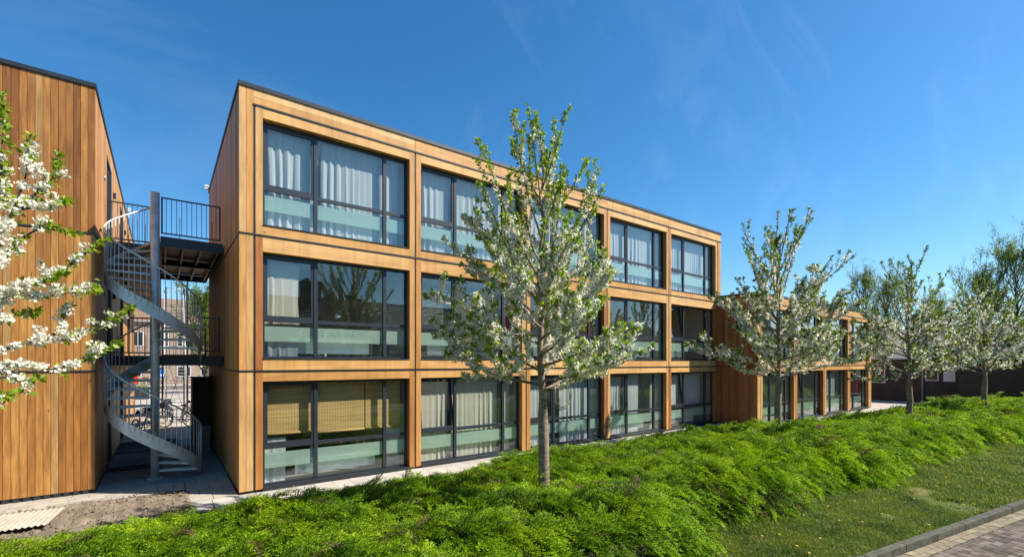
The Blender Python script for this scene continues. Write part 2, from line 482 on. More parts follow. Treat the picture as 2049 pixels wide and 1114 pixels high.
MT['leaf'] = leafmat('cherry leaf', [(0, (0.10, 0.17, 0.010)), (0.45, (0.22, 0.34, 0.018)), (0.8, (0.34, 0.44, 0.03)), (0.92, (0.22, 0.19, 0.03)), (1, (0.24, 0.12, 0.03))], 0.42, 0.45)
MT['leafdull'] = leafmat('late cherry leaf', [(0, (0.08, 0.13, 0.012)), (0.5, (0.18, 0.26, 0.018)), (0.85, (0.26, 0.32, 0.03)), (1, (0.17, 0.10, 0.03))], 0.35, 0.5)
MT['petal'] = leafmat('cherry petal', [(0, (0.66, 0.58, 0.44)), (0.12, (0.80, 0.77, 0.66)), (0.5, (0.88, 0.87, 0.78)), (1, (0.92, 0.91, 0.86))], 0.42, 0.6, (1.05, 1.04, 0.93))
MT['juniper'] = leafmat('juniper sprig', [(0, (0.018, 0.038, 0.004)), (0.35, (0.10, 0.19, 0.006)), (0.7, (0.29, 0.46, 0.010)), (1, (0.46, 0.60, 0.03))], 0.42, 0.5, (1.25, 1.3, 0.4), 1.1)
MT['blade'] = leafmat('grass blade', [(0, (0.06, 0.115, 0.010)), (0.5, (0.13, 0.21, 0.018)), (0.75, (0.24, 0.25, 0.05)), (1, (0.38, 0.29, 0.13))], 0.4, 0.5, (1.1, 1.2, 0.5), 1.4)
MT['springleaf'] = leafmat('spring leaf', [(0, (0.12, 0.17, 0.04)), (0.6, (0.21, 0.28, 0.07)), (1, (0.32, 0.36, 0.11))], 0.5, 0.5)
MT['ivy'] = leafmat('ivy leaf', [(0, (0.07, 0.12, 0.015)), (1, (0.19, 0.27, 0.03))], 0.3, 0.5)
MT['brickdark'] = brickmat('dark brick', (0.060, 0.040, 0.028), (0.085, 0.052, 0.036), (0.065, 0.058, 0.048), 1, 'x')
MT['brickred'] = brickmat('red brick', (0.27, 0.165, 0.115), (0.33, 0.21, 0.15), (0.30, 0.26, 0.22), 1, 'y')
MT['brickhouse'] = brickmat('house brick', (0.10, 0.06, 0.045), (0.15, 0.09, 0.06), (0.12, 0.10, 0.09), 1, 'y')
MT['rooftile'] = simple('roof sheet', (0.22, 0.20, 0.17), 0.9, 0, 0.2, 1.2, 0.2, 0.3, 0.05)
MT['clay'] = simple('clay tile', (0.10, 0.062, 0.045), 0.8, 0, 0.3, 3, 0.3, 0.3, 0.3)
MT['claylight'] = simple('light clay tile', (0.26, 0.17, 0.12), 0.85, 0, 0.25, 3, 0.3, 0.3, 0.2)
MT['darkglass'] = simple('dark window glass', (0.03, 0.035, 0.04), 0.08, 0, 0.2, 2, spec=0.8)
MT['rubber'] = simple('tyre rubber', (0.018, 0.018, 0.018), 0.75)
MT['bikepaint'] = simple('black bicycle paint', (0.015, 0.015, 0.017), 0.3)
MT['chrome'] = simple('chrome', (0.6, 0.6, 0.6), 0.25, 1.0)
MT['crate'] = simple('black plastic', (0.02, 0.02, 0.02), 0.6)
MT['redpl'] = simple('red paint', (0.50, 0.03, 0.02), 0.5)
MT['bluepl'] = simple('blue paint', (0.02, 0.13, 0.50), 0.5)
MT['corrugate'] = simple('fibre cement', (0.40, 0.35, 0.28), 0.85, 0, 0.22, 6, 0.2)
MT['cabinet'] = simple('dark cabinet', (0.020, 0.022, 0.018), 0.6)
MT['bin'] = simple('grey bin plastic', (0.17, 0.20, 0.19), 0.55)
MT['mat'] = simple('doormat', (0.02, 0.02, 0.018), 0.95, bmp=0.5, scale=60)
MT['purple'] = simple('purple petals', (0.30, 0.06, 0.42), 0.6)

def bamboomat():
    m, n, out = newmat('bamboo blind')
    tcn = n.nodes.new('ShaderNodeTexCoord'); sp = n.nodes.new('ShaderNodeSeparateXYZ'); n.links.new(tcn.outputs['Object'], sp.inputs[0])
    wv = n.nodes.new('ShaderNodeTexWave'); wv.bands_direction = 'Z'; wv.inputs['Scale'].default_value = 13; wv.inputs['Distortion'].default_value = 2.5
    n.links.new(tcn.outputs['Object'], wv.inputs['Vector'])
    wx = n.nodes.new('ShaderNodeTexWave'); wx.bands_direction = 'X'; wx.inputs['Scale'].default_value = 5.0; wx.inputs['Distortion'].default_value = 0.3
    n.links.new(tcn.outputs['Object'], wx.inputs['Vector'])
    r = ramp(n, [(0, (0.62, 0.39, 0.17)), (1, (0.88, 0.61, 0.30))]); n.links.new(wv.outputs[0], r.inputs[0])
    r2 = ramp(n, [(0.02, (0.45, 0.38, 0.25)), (0.12, (1, 1, 1))]); n.links.new(wx.outputs[0], r2.inputs[0])
    c = mul(n, r.outputs[0], r2.outputs[0], 0.55)
    nz = noise(n, mapping(n, tcn.outputs['Object'], (0.6, 1, 22)), 1.5, 4); r3 = ramp(n, [(0.35, (0.72, 0.68, 0.6)), (0.6, (1.05, 1.05, 1.0))]); n.links.new(nz, r3.inputs[0]); c = mul(n, c, r3.outputs[0])
    d = n.nodes.new('ShaderNodeBsdfDiffuse'); t = n.nodes.new('ShaderNodeBsdfTranslucent')
    n.links.new(c, d.inputs[0]); n.links.new(c, t.inputs[0])
    mx = n.nodes.new('ShaderNodeMixShader'); mx.inputs[0].default_value = 0.25
    n.links.new(d.outputs[0], mx.inputs[1]); n.links.new(t.outputs[0], mx.inputs[2]); n.links.new(mx.outputs[0], out.inputs[0])
    return m
MT['bamboo'] = bamboomat()

def sheet(name, pts, z, mat, kind='structure'):
    b = MB()
    b.face([(x, y, z) for x, y in pts], [(x, y) for x, y in pts])
    return tag(b.build(name, mat), kind=kind)

# ================================================================== GROUND AND PAVING
sheet('ground', [(-400, -400), (900, -400), (900, 900), (-400, 900)], -0.02, MT['earth'])
sheet('lawn', [(-30, -60), (60, -60), (60, 12), (-30, 12)], -0.012, MT['grassbase'])
sheet('plaza', [(-60, 20.5), (30, 20.5), (30, 140), (-60, 140)], 0.0, MT['plaza'])
sheet('yard', [(35.5, 8.0), (45.5, 7.2), (45.5, 30), (35.5, 30)], 0.0, MT['plaza'])


def slabs(name, x0, x1, y0, y1, lx, ly, mat, gap=0.006, stag=0.5, top=0.012, seed=1, clip=None, rnd=0.0):
    b = MB(seed); j = 0; y = y0
    while y < y1 - 0.01:
        x = x0 - (lx * stag if j % 2 else 0)
        while x < x1:
            a, c = max(x, x0), min(x + lx, x1)
            if c - a > 0.03 and (clip is None or clip((a+c)/2, y + ly/2)):
                z = top + b.r.uniform(-0.002, 0.002)
                b.box((a + gap/2, y + gap/2, -0.03), (c - gap/2, min(y + ly, y1) - gap/2, z), ax=0)
            x += lx
        y += ly; j += 1
    return tag(b.build(name, mat), kind='structure')

sheet('path_bed', [(-15, 12.6), (1.6, 12.3), (1.6, 21), (-15, 21)], 0.003, MT['joint'])
slabs('paving_path', -14.0, 0.42, 12.74, 13.64, 0.58, 0.225, MT['slab'], gap=0.012, seed=3)
slabs('paving_cobbles', -1.17, 1.33, 13.66, 20.8, 0.21, 0.105, MT['cobble'], gap=0.007, seed=4, clip=lambda x, y: not (x > 0.42 and y < 13.8))
sheet('front_bed', [(0.4, 9.6), (21.2, 9.6), (21.2, 11.6), (0.4, 11.6)], 0.002, MT['joint'])
slabs('front_paving', 0.43, 21.0, 10.0, 11.5, 0.40, 0.30, MT['slabpink'], gap=0.010, seed=5, stag=0.0)
slabs('corner_paving', 0.43, 1.31, 11.505, 13.75, 0.44, 0.56, MT['slab'], gap=0.012, seed=6, stag=0.5)
slabs('side_paving', 20.0, 44.0, 8.2, 9.66, 0.40, 0.30, MT['slabpink'], gap=0.010, seed=7)
def soil_patch():
    rng = np.random.default_rng(3); nx, ny = 240, 90; V, F = [], []
    G = lambda x, y: 0.5*math.sin(x*7.1+y*3.3)+0.5*math.sin(x*2.3-y*9.7+1)
    R1 = rng.random((nx+1, ny+1)); R2 = rng.random((nx//4+2, ny//4+2))
    for i in range(nx+1):
        for j in range(ny+1):
            x = -7.5 + 8.0*i/nx; v = j/ny
            yt = min(12.80 + 0.05*math.sin(x*3.1)+0.03*math.sin(x*11), 12.80 if x < -1.2 else 12.80 - 0.16*(x+1.2))
            y = 9.6 + (yt-9.6)*v
            z = 0.012 + 0.018*G(x, y) + 0.016*R1[i, j] + 0.035*R2[i//4, j//4]*(0.5+0.5*math.sin(i*0.7)) - 0.03*(v > 0.97)
            V.append((x, y, z - (0.03 if i == nx else 0)))
    for i in range(nx):
        for j in range(ny):
            a = i*(ny+1)+j; F.append((a, a+ny+1, a+ny+2, a+1))
    tag(np_obj('soil_patch', V, F, MT['soil'], smooth=False), kind='structure')
soil_patch()
def crumbs():
    rng = np.random.default_rng(6); n = 1500
    x = rng.uniform(-3.5, 0.42, n); y = rng.uniform(10.4, 12.75, n) + 0.0; sz = 0.006 + 0.03*rng.random(n)**4
    base = np.array([[1, 0, 0], [-1, 0, 0], [0, 1, 0], [0, -1, 0], [0, 0, 0.8], [0, 0, -0.8]])
    V = base[None]*sz[:, None, None]*rng.uniform(0.6, 1.3, (n, 6, 1)) + np.stack([x, y, np.full(n, 0.05)], 1)[:, None, :]
    f = np.array([[0, 2, 4], [2, 1, 4], [1, 3, 4], [3, 0, 4], [2, 0, 5], [1, 2, 5], [3, 1, 5], [0, 3, 5]])
    F = (f[None] + (np.arange(n)*6)[:, None, None]).reshape(-1, 3)
    tag(np_obj('soil_crumbs', V.reshape(-1, 3), F, MT['soil']), 'crumbs of earth and small stones on the bare soil', 'soil', kind='stuff')
crumbs()
b = MB(8)
for (x, y) in [(-1.15, 15.9)]:
    b.box((x, y, 0.0), (-0.25, y+0.62, 0.03))
tag(b.build('doormat', MT['mat']), 'dark doormat on the pavers by the left block\'s ground-floor door', 'doormat')
# two low kerbs with a flat near-black strip between, behind the spiral stair
b = MB(9)
b.box((-1.16, 18.9, 0.0), (0.45, 19.02, 0.09), ax=0); b.box((-1.16, 20.9, 0.0), (0.45, 21.02, 0.10), ax=0)
tag(b.build('passage_kerb', MT['cobble']), kind='structure')
sheet('passage_dark_strip', [(-1.16, 19.03), (0.45, 19.03), (0.45, 20.89), (-1.16, 20.89)], 0.03, MT['mat'])

# road, gutter and kerb: run along a slightly slanting line
KA = Vector((8.0, 2.29, 0)); KD = Vector((1, -0.175, 0)).normalized(); KN = Vector((KD.y, -KD.x, 0))   # KN points to the road
def kp(s, d, z=0.0):
    p = KA + KD * s + KN * d
    return (p.x, p.y, z)
sheet('road', [kp(-40, 0.10)[:2], kp(60, 0.10)[:2], kp(60, 6.5)[:2], kp(-40, 6.5)[:2]], -0.006, MT['joint'])
MK = Matrix(((KD.x, KN.x, 0, KA.x), (KD.y, KN.y, 0, KA.y), (0, 0, 1, 0), (0, 0, 0, 1)))
b = MB(11)
s = -12.0
while s < 34:
    b.box((s+0.0015, 0, -0.06), (s + 0.9985, 0.12, 0.115 + b.r.uniform(-0.004, 0.004)), ax=0, M=MK)
    s += 1.0
kb = b.build('kerb', MT['kerb']); tag(kb, kind='structure')
bv = kb.modifiers.new('bevel', 'BEVEL'); bv.width = 0.010; bv.segments = 2
b = MB(12)
s = -8.0
while s < 22:
    for r in range(2):
        o = 0.1 * r
        b.box((s + o + 0.005, 0.135 + r*0.105, -0.05), (s + o + 0.20, 0.135 + r*0.105 + 0.096, 0.008 + b.r.uniform(-0.004, 0.004)), ax=0, M=MK)
    s += 0.207
tag(b.build('gutter_bricks', MT['gutter']), kind='structure')
b = MB(13)                      # herringbone clinkers
w = 0.10; gp = 0.007
def hb(i, j):
    return
for i in range(-70, 150):
    for j in range(0, 40):
        k = (i - j) % 4
        X, Y = i * w, 0.36 + j * w
        if k == 0:   lo, hi = (X + gp/2, Y + gp/2), (X + 2*w - gp/2, Y + w - gp/2)
        elif k == 2: lo, hi = (X + gp/2, Y - w + gp/2), (X + w - gp/2, Y + w - gp/2)
        else: continue
        if Y > 3.6 or X > 12.5 or X < -3.0: continue
        b.box((*lo, -0.04), (*hi, 0.004 + b.r.uniform(-0.003, 0.004)), ax=0, M=MK)
tag(b.build('road_clinkers', MT['clinker']), kind='structure')

# ================================================================== TIMBER BLOCKS
def cladding(b, axis, fix, out, a0, a1, z0, z1, width, gap=0.006, th=0.028, skip=()):
    """vertical boards in a plane; axis 'x': boards run along x at y=fix; out = +-1 outward direction"""
    n = max(1, round((a1 - a0) / width)); w_ = (a1 - a0) / n
    for i in range(n):
        p, q = a0 + i*w_ + gap/2, a0 + (i+1)*w_ - gap/2
        segs = [(z0, z1)]
        for (s0, s1, k0, k1) in skip:
            if q > s0 and p < s1:
                ns_ = []
                for (m0, m1) in segs:
                    if k0 > m0: ns_.append((m0, min(k0, m1)))
                    if k1 < m1: ns_.append((max(k1, m0), m1))
                segs = [g for g in ns_ if g[1] - g[0] > 0.02]
        off = b.r.uniform(0, 0.0025)
        for (m0, m1) in segs:
            f0, f1 = sorted((fix - out*off, fix - out*th))
            if axis == 'x': b.box((p, f0, m0), (q, f1, m1), ax=2)
            else: b.box((f0, p, m0), (f1, q, m1), ax=2)

OPEN_Z = [0.06, 2.94, 5.90]; WIN_H = 2.38
LINES = [2.67, 5.67, 8.52]

def window_mesh(wd, sash):
    """fixed frame with two mullions and a transom; origin at the lower left of the opening, facade plane at y=0"""
    b = MB(1); y0, y1 = 0.165, 0.235; t = 0.062
    m1, m2 = wd*0.318, wd*0.808; zt = 0.84
    b.box((0.0, y0, 0.0), (t, y1, WIN_H), ax=2); b.box((wd-t, y0, 0.0), (wd, y1, WIN_H), ax=2)
    b.box((t, y0, 0.0), (wd-t, y1, t), ax=0); b.box((t, y0, WIN_H-t), (wd-t, y1, WIN_H), ax=0)
    for m in (m1, m2):
        b.box((m, y0-0.012, t), (m+0.085, y1-0.003, WIN_H-t), ax=2)
    for (a, c) in ((t, m1), (m1+0.085, m2), (m2+0.085, wd-t)):
        b.box((a, y0+0.004, zt), (c, y1-0.004, zt+0.085), ax=0)
    # head box (shadow gap) above the frame
    b.box((0.0, y0+0.02, WIN_H), (wd, y1, WIN_H+0.05), ax=0)
    return b
def pane_mesh(wd):
    b = MB(2); t = 0.062; m1, m2 = wd*0.318, wd*0.808; zt = 0.84
    for (a, c) in ((m1+0.085, m2), (m2+0.085, wd-t)):
        b.box((a-0.01, 0.195, zt+0.075), (c+0.01, 0.207, WIN_H-t+0.01))
    for (a, c) in ((t, m1), (m1+0.085, m2), (m2+0.085, wd-t)):
        b.box((a-0.01, 0.195, t-0.01), (c+0.01, 0.207, zt+0.01))
    return b
def film_mesh(wd):
    b = MB(3); t = 0.062; m1, m2 = wd*0.318, wd*0.808; zt = 0.84
    for (a, c) in ((t, m1), (m1+0.085, m2), (m2+0.085, wd-t)):
        b.box((a, 0.213, 0.40), (c, 0.216, 0.745))
    return b
def sash_mesh(wd):
    """operable sash, origin at its bottom rail so that it can tilt inward"""
    b = MB(4); w_ = wd*0.318 - 0.062; h = WIN_H - 0.062 - 0.925; f = 0.058
    b.box((0, -0.02, 0), (f, 0.04, h), ax=2); b.box((w_-f, -0.02, 0), (w_, 0.04, h), ax=2)
    b.box((f, -0.02, 0), (w_-f, 0.04, f), ax=0); b.box((f, -0.02, h-f), (w_-f, 0.04, h), ax=0)
    return b
def sash_pane_mesh(wd):
    b = MB(5); w_ = wd*0.318 - 0.062; h = WIN_H - 0.062 - 0.925; f = 0.05
    b.box((f, 0.004, f), (w_-f, 0.016, h-f))
    return b
def sill_mesh(wd, ground):
    b = MB(6)
    if ground:
        b.box((-0.0, -0.035, -0.058), (wd, 0.164, -0.002), ax=0)
    b.box((0.0, -0.015, 0.0), (wd, 0.163, 0.022), ax=0)
    return b

def make_block(name, label, x0, y0, nmod, mod, g, storeys, wd, depth, side_mat, open_set=()):
    root = empty(name, (x0, y0, 0)); tag(root, label, 'building')
    Wd = 2*g + nmod*mod
    top = LINES[storeys-1] + 0.43 if storeys == 3 else 5.95
    U = top - 0.43
    lines = [2.67, 5.67, U][:storeys] if storeys == 3 else [2.67, U]
    beams, posts, dark, trim = MB(21), MB(22), MB(23), MB(24)
    hw = 0.022
    zseg = []
    zb = 0.055
    for s_ in range(storeys):
        zt = lines[s_] - hw
        zseg.append((zb, zt)); zb = lines[s_] + hw
    # corner boards, studs
    for (a, z1_) in zseg:
        zt = z1_ if z1_ < U - hw - 0.01 else z1_
        posts.box((0.0, 0.0, a), (0.128, 0.03, zt if zt < U-0.05 else top-0.09), ax=2)
        posts.box((0.134, 0.0, a), (g-hw, 0.03, zt if zt < U-0.05 else top-0.09), ax=2)
        posts.box((Wd-g+hw, 0.0, a), (Wd-0.134, 0.03, zt), ax=2)
        posts.box((Wd-0.128, 0.0, a), (Wd, 0.03, zt), ax=2)
    for k in range(nmod):
        jx = g + k*mod; o0 = jx + (mod-wd)/2; o1 = o0 + wd
        for s_, (a, zt) in enumerate(zseg):
            posts.box((jx+hw, 0.002, a), (o0, 0.24, zt), ax=2)
            posts.box((o1, 0.002, a), (jx+mod-hw, 0.24, zt), ax=2)
            oz = OPEN_Z[s_]
            oh = oz + WIN_H if s_ < storeys-1 or storeys == 3 else oz + WIN_H
            if s_ > 0: beams.box((o0+0.002, 0.005, a), (o1-0.002, 0.24, oz-0.001), ax=0)
            beams.box((o0+0.002, 0.005, oh+0.0), (o1-0.002, 0.24, zt), ax=0)
        # fascia over the module
        a, c = (g-hw+0.004 if k == 0 else jx+0.004), (Wd if k == nmod-1 else jx+mod-0.004)
        beams.box((a, 0.0, U+hw), (c, 0.03, U+hw+0.150), ax=0)
        beams.box((a, 0.0, U+hw+0.154), (c, 0.03, top-0.09), ax=0)
    for k in range(nmod+1):
        jx = g + k*mod
        dark.box((jx-hw-0.001, 0.028, 0.03), (jx+hw+0.001, 0.2, U-hw), ax=2)
        dark.box((jx-0.006, 0.016, U), (jx+0.006, 0.04, top-0.1), ax=2)
        trim.box((jx-0.011, 0.010, 0.05), (jx+0.011, 0.034, U-hw), ax=2)
    for l_ in lines[:-1]:
        dark.box((0.002, 0.030, l_-hw-0.001), (Wd-0.002, 0.2, l_+hw+0.001), ax=0)
        trim.box((-0.012, -0.012, l_-0.016), (Wd+0.012, 0.020, l_+0.016), ax=0)
        trim.box((-0.012, 0.021, l_-0.014), (0.015, depth, l_+0.014), ax=1)
    trim.box((g-hw, -0.014, U-0.018), (Wd+0.012, 0.02, U+0.018), ax=0)
    dark.box((0.01, 0.031, U-hw), (Wd-0.01, 0.2, top-0.1), ax=0)
    trim.box((-0.025, -0.025, top-0.09), (Wd+0.025, 0.12, top), ax=0)
    q_ = 1.9
    while q_ < Wd:
        trim.box((q_, -0.028, top-0.094), (q_+0.05, 0.122, top+0.004), ax=0); q_ += 2.5
    trim.box((-0.025, 0.121, top-0.09), (0.12, depth+0.02, top), ax=1)
    trim.box((Wd-0.12, 0.121, top-0.09), (Wd+0.025, depth+0.02, top), ax=1)
    dark.box((0.02, 0.03, -0.02), (Wd-0.02, 0.24, 0.052), ax=0)
    beams.build_each('beam', MT['beam'], root); posts.build_each('post', MT['post'], root)
    dark.build('joint_backing', MT['black'], root); trim.build('flashing', MT['trim'], root)
    # side cladding
    sb = MB(25)
    for i, (a, zt) in enumerate(zseg):
        z1_ = zt if i < storeys-1 else top-0.092
        cladding(sb, 'y', 0.0, -1, 0.034, depth, a, z1_, 0.10 if side_mat == 'board_fine' else 0.13, th=0.026)
        cladding(sb, 'y', Wd, 1, 0.034, depth, a, z1_, 0.17, th=0.026)
        cladding(sb, 'x', depth, 1, 0.0, Wd, a, z1_, 0.3, th=0.026)
    sb.build('side_cladding', MT[side_mat], root)
    core = MB(26)
    core.box((0.028, 0.24, 0.0), (0.14, depth-0.03, top-0.1)); core.box((Wd-0.14, 0.24, 0.0), (Wd-0.028, depth-0.03, top-0.1))
    core.box((0.141, depth-0.14, 0.0), (Wd-0.141, depth-0.031, top-0.1))
    core.build('wall', MT['black'], root)
    rb = MB(27); rb.box((0.13, 0.125, top-0.16), (Wd-0.13, depth-0.01, top-0.06)); rb.build('roof', MT['roof'], root)
    # interiors
    iw, fl = MB(28), MB(29)
    fl.box((0.145, 0.242, -0.01), (Wd-0.145, depth-0.15, 0.055))
    for s_ in range(storeys):
        oz = OPEN_Z[s_]; zt = oz + WIN_H + 0.06
        iw.box((0.145, 0.243, zt), (Wd-0.145, depth-0.15, zt+0.12))
        if s_ > 0: fl.box((0.145, 0.243, zt-WIN_H-0.25), (Wd-0.145, depth-0.15, zt-WIN_H-0.05))
        iw.box((0.15, 5.4, oz), (Wd-0.15, 5.5, zt-0.001))
        for k in range(nmod+1):
            jx = min(max(g + k*mod, 0.24), Wd-0.24)
            iw.box((jx-0.09, 0.242, oz+0.003), (jx+0.09, 5.399, zt-0.002))
    iw.build('interior_wall', MT['wall'], root); fl.build('interior_floor', MT['floor'], root)
    # windows
    wm, pm, fm, sm, spm = window_mesh(wd, 0), pane_mesh(wd), film_mesh(wd), sash_mesh(wd), sash_pane_mesh(wd)
    cache = {}
    for s_ in range(storeys):
        for k in range(nmod):
            o0 = g + k*mod + (mod-wd)/2
            if 'w' not in cache:
                wo_ = wm.build('window', MT['frame'], root)
                pn = pm.build('pane', MT['pane'], wo_); fi = fm.build('frosted_band', MT['frost'], wo_)
                sa = sm.build('sash', MT['frame'], wo_); sa.location = (0.062, 0.19, 0.925)
                sp_ = spm.build('sash_pane', MT['pane'], wo_); sp_.location = (0.062, 0.19, 0.925)
                cache = {'w': wo_, 'p': pn, 'f': fi, 's': sa, 'sp': sp_}
                cur = cache
                si = {gr: sill_mesh(wd, gr).build('sill', MT['trim'], wo_) for gr in (True, False)}
                bpy.data.objects.remove(si[False].copy()); keep = si
                w_obj = wo_
                cur_objs = [sa, sp_]
                COL.objects.unlink(si[False]); si[False].parent = None
            else:
                w_obj = cache['w'].copy(); link(w_obj, root)
                for q in ('p', 'f'):
                    c = cache[q].copy(); link(c, w_obj)
                cur_objs = []
                for q in ('s', 'sp'):
                    c = cache[q].copy(); link(c, w_obj); c.rotation_euler = (0, 0, 0); cur_objs.append(c)
                c = keep[s_ == 0].copy(); link(c, w_obj)
            w_obj.location = (o0, 0, OPEN_Z[s_])
            if (k, s_) in open_set:
                for c in cur_objs: c.rotation_euler = (-R_(6.5), 0, 0)
    return root, Wd, top

main, MW, MTOP = make_block('apartment_block', 'three-storey timber apartment block with five bays of dark-framed windows', 1.33, 11.54, 5, 3.83, 0.29, 3, 3.50, 8.1, 'board_fine', {(1, 0), (4, 0), (4, 1)})
low, LW, LTOP = make_block('low_apartment_block', 'two-storey timber block with four bays, standing forward beyond the taller block', 20.75, 9.70, 4, 3.60, 0.28, 2, 3.22, 8.1, 'redboard', {(1, 0)})

# extra interior pieces of the tall block
b = MB(31)
for (k, s_) in ((3, 1), (4, 1)):
    jx = 0.29 + k*3.83
    b.box((jx+0.093, 0.30, OPEN_Z[s_]+0.01), (jx+0.12, 5.38, OPEN_Z[s_]+WIN_H+0.05), ax=1)
    b.box((jx+0.13, 3.0, OPEN_Z[s_]+0.01), (jx+3.73, 3.03, OPEN_Z[s_]+WIN_H+0.05), ax=0)
b.build('plywood_lining', MT['ply'], main)
b = MB(32)
rad = [(0, 0, 0.75, 2.7), (0, 1, 0.62, 2.55), (0, 2, 0.1, 3.3), (1, 2, 0.6, 2.9), (1, 1, 0.4, 1.0), (2, 0, 0.2, 1.2), (2, 2, 0.3, 2.8), (3, 0, 0.3, 2.5), (3, 1, 0.2, 2.9), (3, 2, 0.4, 2.6), (4, 0, 0.3, 2.3), (4, 1, 0.3, 1.6), (4, 2, 0.3, 2.9), (1, 0, 0.5, 2.2), (2, 1, 0.5, 2.4)]
for (k, s_, a, c) in rad:
    o0 = 0.29 + k*3.83 + 0.165; z = OPEN_Z[s_]
    b = MB(32+k*3+s_)
    b.box((o0+a, 0.40, z+0.13), (o0+c, 0.47, z+0.52), ax=0)
    b.box((o0+a-0.01, 0.385, z+0.522), (o0+c+0.01, 0.485, z+0.54), ax=0)
    b.box((o0+a+0.03, 0.396, z+0.26), (o0+c-0.03, 0.400, z+0.265), ax=0, tone=0)
    b.build('radiator', MT['white'], main)

# roof vents of the tall block
for i, X in enumerate((5.15, 5.45, 8.15, 8.45, 12.0, 12.3, 14.8, 17.0, 17.25)):
    b = MB(33+i); b.cyl((0, 0), 0.035, 0, 0.16, 10); b.tube([(0, 0, 0.15), (0, 0, 0.20)], [0.06, 0.045], 10)
    o = b.build('roof_vent', MT['white']); o.location = (X, 11.95, 8.86)
    names_ = ['first roof vent from the near corner, left of a pair', 'second roof vent from the near corner, right of a pair', 'third roof vent along the tall roof, left of a pair', 'fourth roof vent along the tall roof, right of a pair', 'fifth roof vent along the tall roof edge', 'sixth roof vent along the tall roof edge', 'seventh roof vent along the tall roof edge, standing alone', 'roof vent at the far end of the tall roof, left of a pair', 'roof vent nearest the far end of the tall roof']
    tag(o, 'small white ' + names_[i], 'vent', 'vents on the flat roof')

# ---------------- left block
LX1, LY0, LD, LXW = -1.17, 13.60, 18.2, 14.0
lb = empty('neighbour_block', (LX1, LY0, 0)); tag(lb, 'three-storey timber block at the left edge, clad in vertical boards', 'building')
fb, sb2, tr2, dk = MB(41), MB(42), MB(43), MB(44)
TOPL = 8.95
doors = [(y, z) for y in (2.75, 7.7, 12.4) for z in (0.06, 3.06, 6.03)]
sk = [(y-0.02, y+1.42, z-0.03, z+2.36) for y, z in doors]
zz = [(0.10, 2.648), (2.692, 5.648), (5.692, TOPL-0.092)]
for (a, c) in zz:
    cladding(fb, 'x', 0.0, -1, -LXW, -0.115, a, c, 0.116, gap=0.007)
    cladding(fb, 'x', 0.0, -1, -0.113, 0.0, a, c, 0.113, gap=0.003)
    cladding(sb2, 'y', 0.0, 1, 0.034, LD, a, c, 0.14, gap=0.005, skip=sk)
tr2.box((-LXW-0.02, -0.03, TOPL-0.09), (0.025, 0.12, TOPL)); tr2.box((-0.1, 0.121, TOPL-0.09), (0.025, LD, TOPL))
for l_ in (2.67, 5.67):
    tr2.box((-LXW, -0.014, l_-0.018), (0.014, 0.012, l_+0.018)); tr2.box((-0.012, 0.013, l_-0.016), (0.014, LD, l_+0.016))
dk.box((-LXW, 0.030, 0.0), (-0.03, 0.2, TOPL-0.1)); dk.box((-0.2, 0.21, 0.0), (-0.03, LD, TOPL-0.1))
dk.box((-LXW+0.01, 0.21, TOPL-0.2), (-0.21, LD, TOPL-0.1))
dk.box((-LXW, LD-0.1, 0.0), (-0.21, LD-0.01, TOPL-0.21))
x = -LXW
while x < -0.05:                          # notched rubber foot under the boards
    tr2.box((x, 0.005, 0.02), (x+0.09, 0.03, 0.085)); x += 0.15
tr2.box((-LXW, 0.008, 0.086), (-0.0, 0.029, 0.099)); tr2.box((-0.03, 0.03, 0.02), (-0.004, LD, 0.096))
fb.build('front_cladding', MT['board'], lb); sb2.build('side_cladding', MT['board_fine'], lb)
tr2.build('flashing', MT['trim'], lb); dk.build('wall', MT['black'], lb)
for i, (y, z) in enumerate(doors):
    b = MB(50+i); w_ = 1.38
    b.box((-0.09, y, z-0.02), (0.004, y+0.06, z+2.33)); b.box((-0.09, y+w_-0.06, z-0.02), (0.004, y+w_, z+2.33))
    b.box((-0.09, y+0.061, z+2.26), (0.003, y+w_-0.061, z+2.33))
    b.box((-0.08, y+0.062, z), (-0.035, y+0.98, z+2.258)); b.box((-0.09, y+0.981, z), (0.002, y+1.03, z+2.258))
    d = b.build('door', MT['frame'], lb)
    g_ = MB(60+i); g_.box((-0.07, y+1.031, z+0.05), (-0.05, y+w_-0.061, z+2.25)); g_.build('pane', MT['darkglass'], d)
    h = MB(70+i); h.box((-0.035, y+0.88, z+0.95), (-0.027, y+0.92, z+1.17)); h.tube([(-0.03, y+0.90, z+1.08), (0.03, y+0.90, z+1.08), (0.03, y+0.78, z+1.08)], 0.009, 8)
    h.build('handle', MT['chrome'], d)
# small wall fittings on the left block
for i, (y, z) in enumerate(((2.05, 7.55), (2.05, 4.6), (2.05, 1.7), (7.0, 7.5), (7.0, 4.5))):
    b = MB(80+i); b.tube([(0.0, y, z), (0.03, y, z)], [0.055, 0.05], 14)
    b.build('wall_vent', MT['alu'], lb)
for i, (y, z) in enumerate(((4.62, 7.75), (9.55, 7.75), (4.62, 4.75))):
    b = MB(90+i); b.box((0.0, y, z), (0.07, y+0.09, z+0.17)); b.build('wall_lamp', MT['steel'], lb)

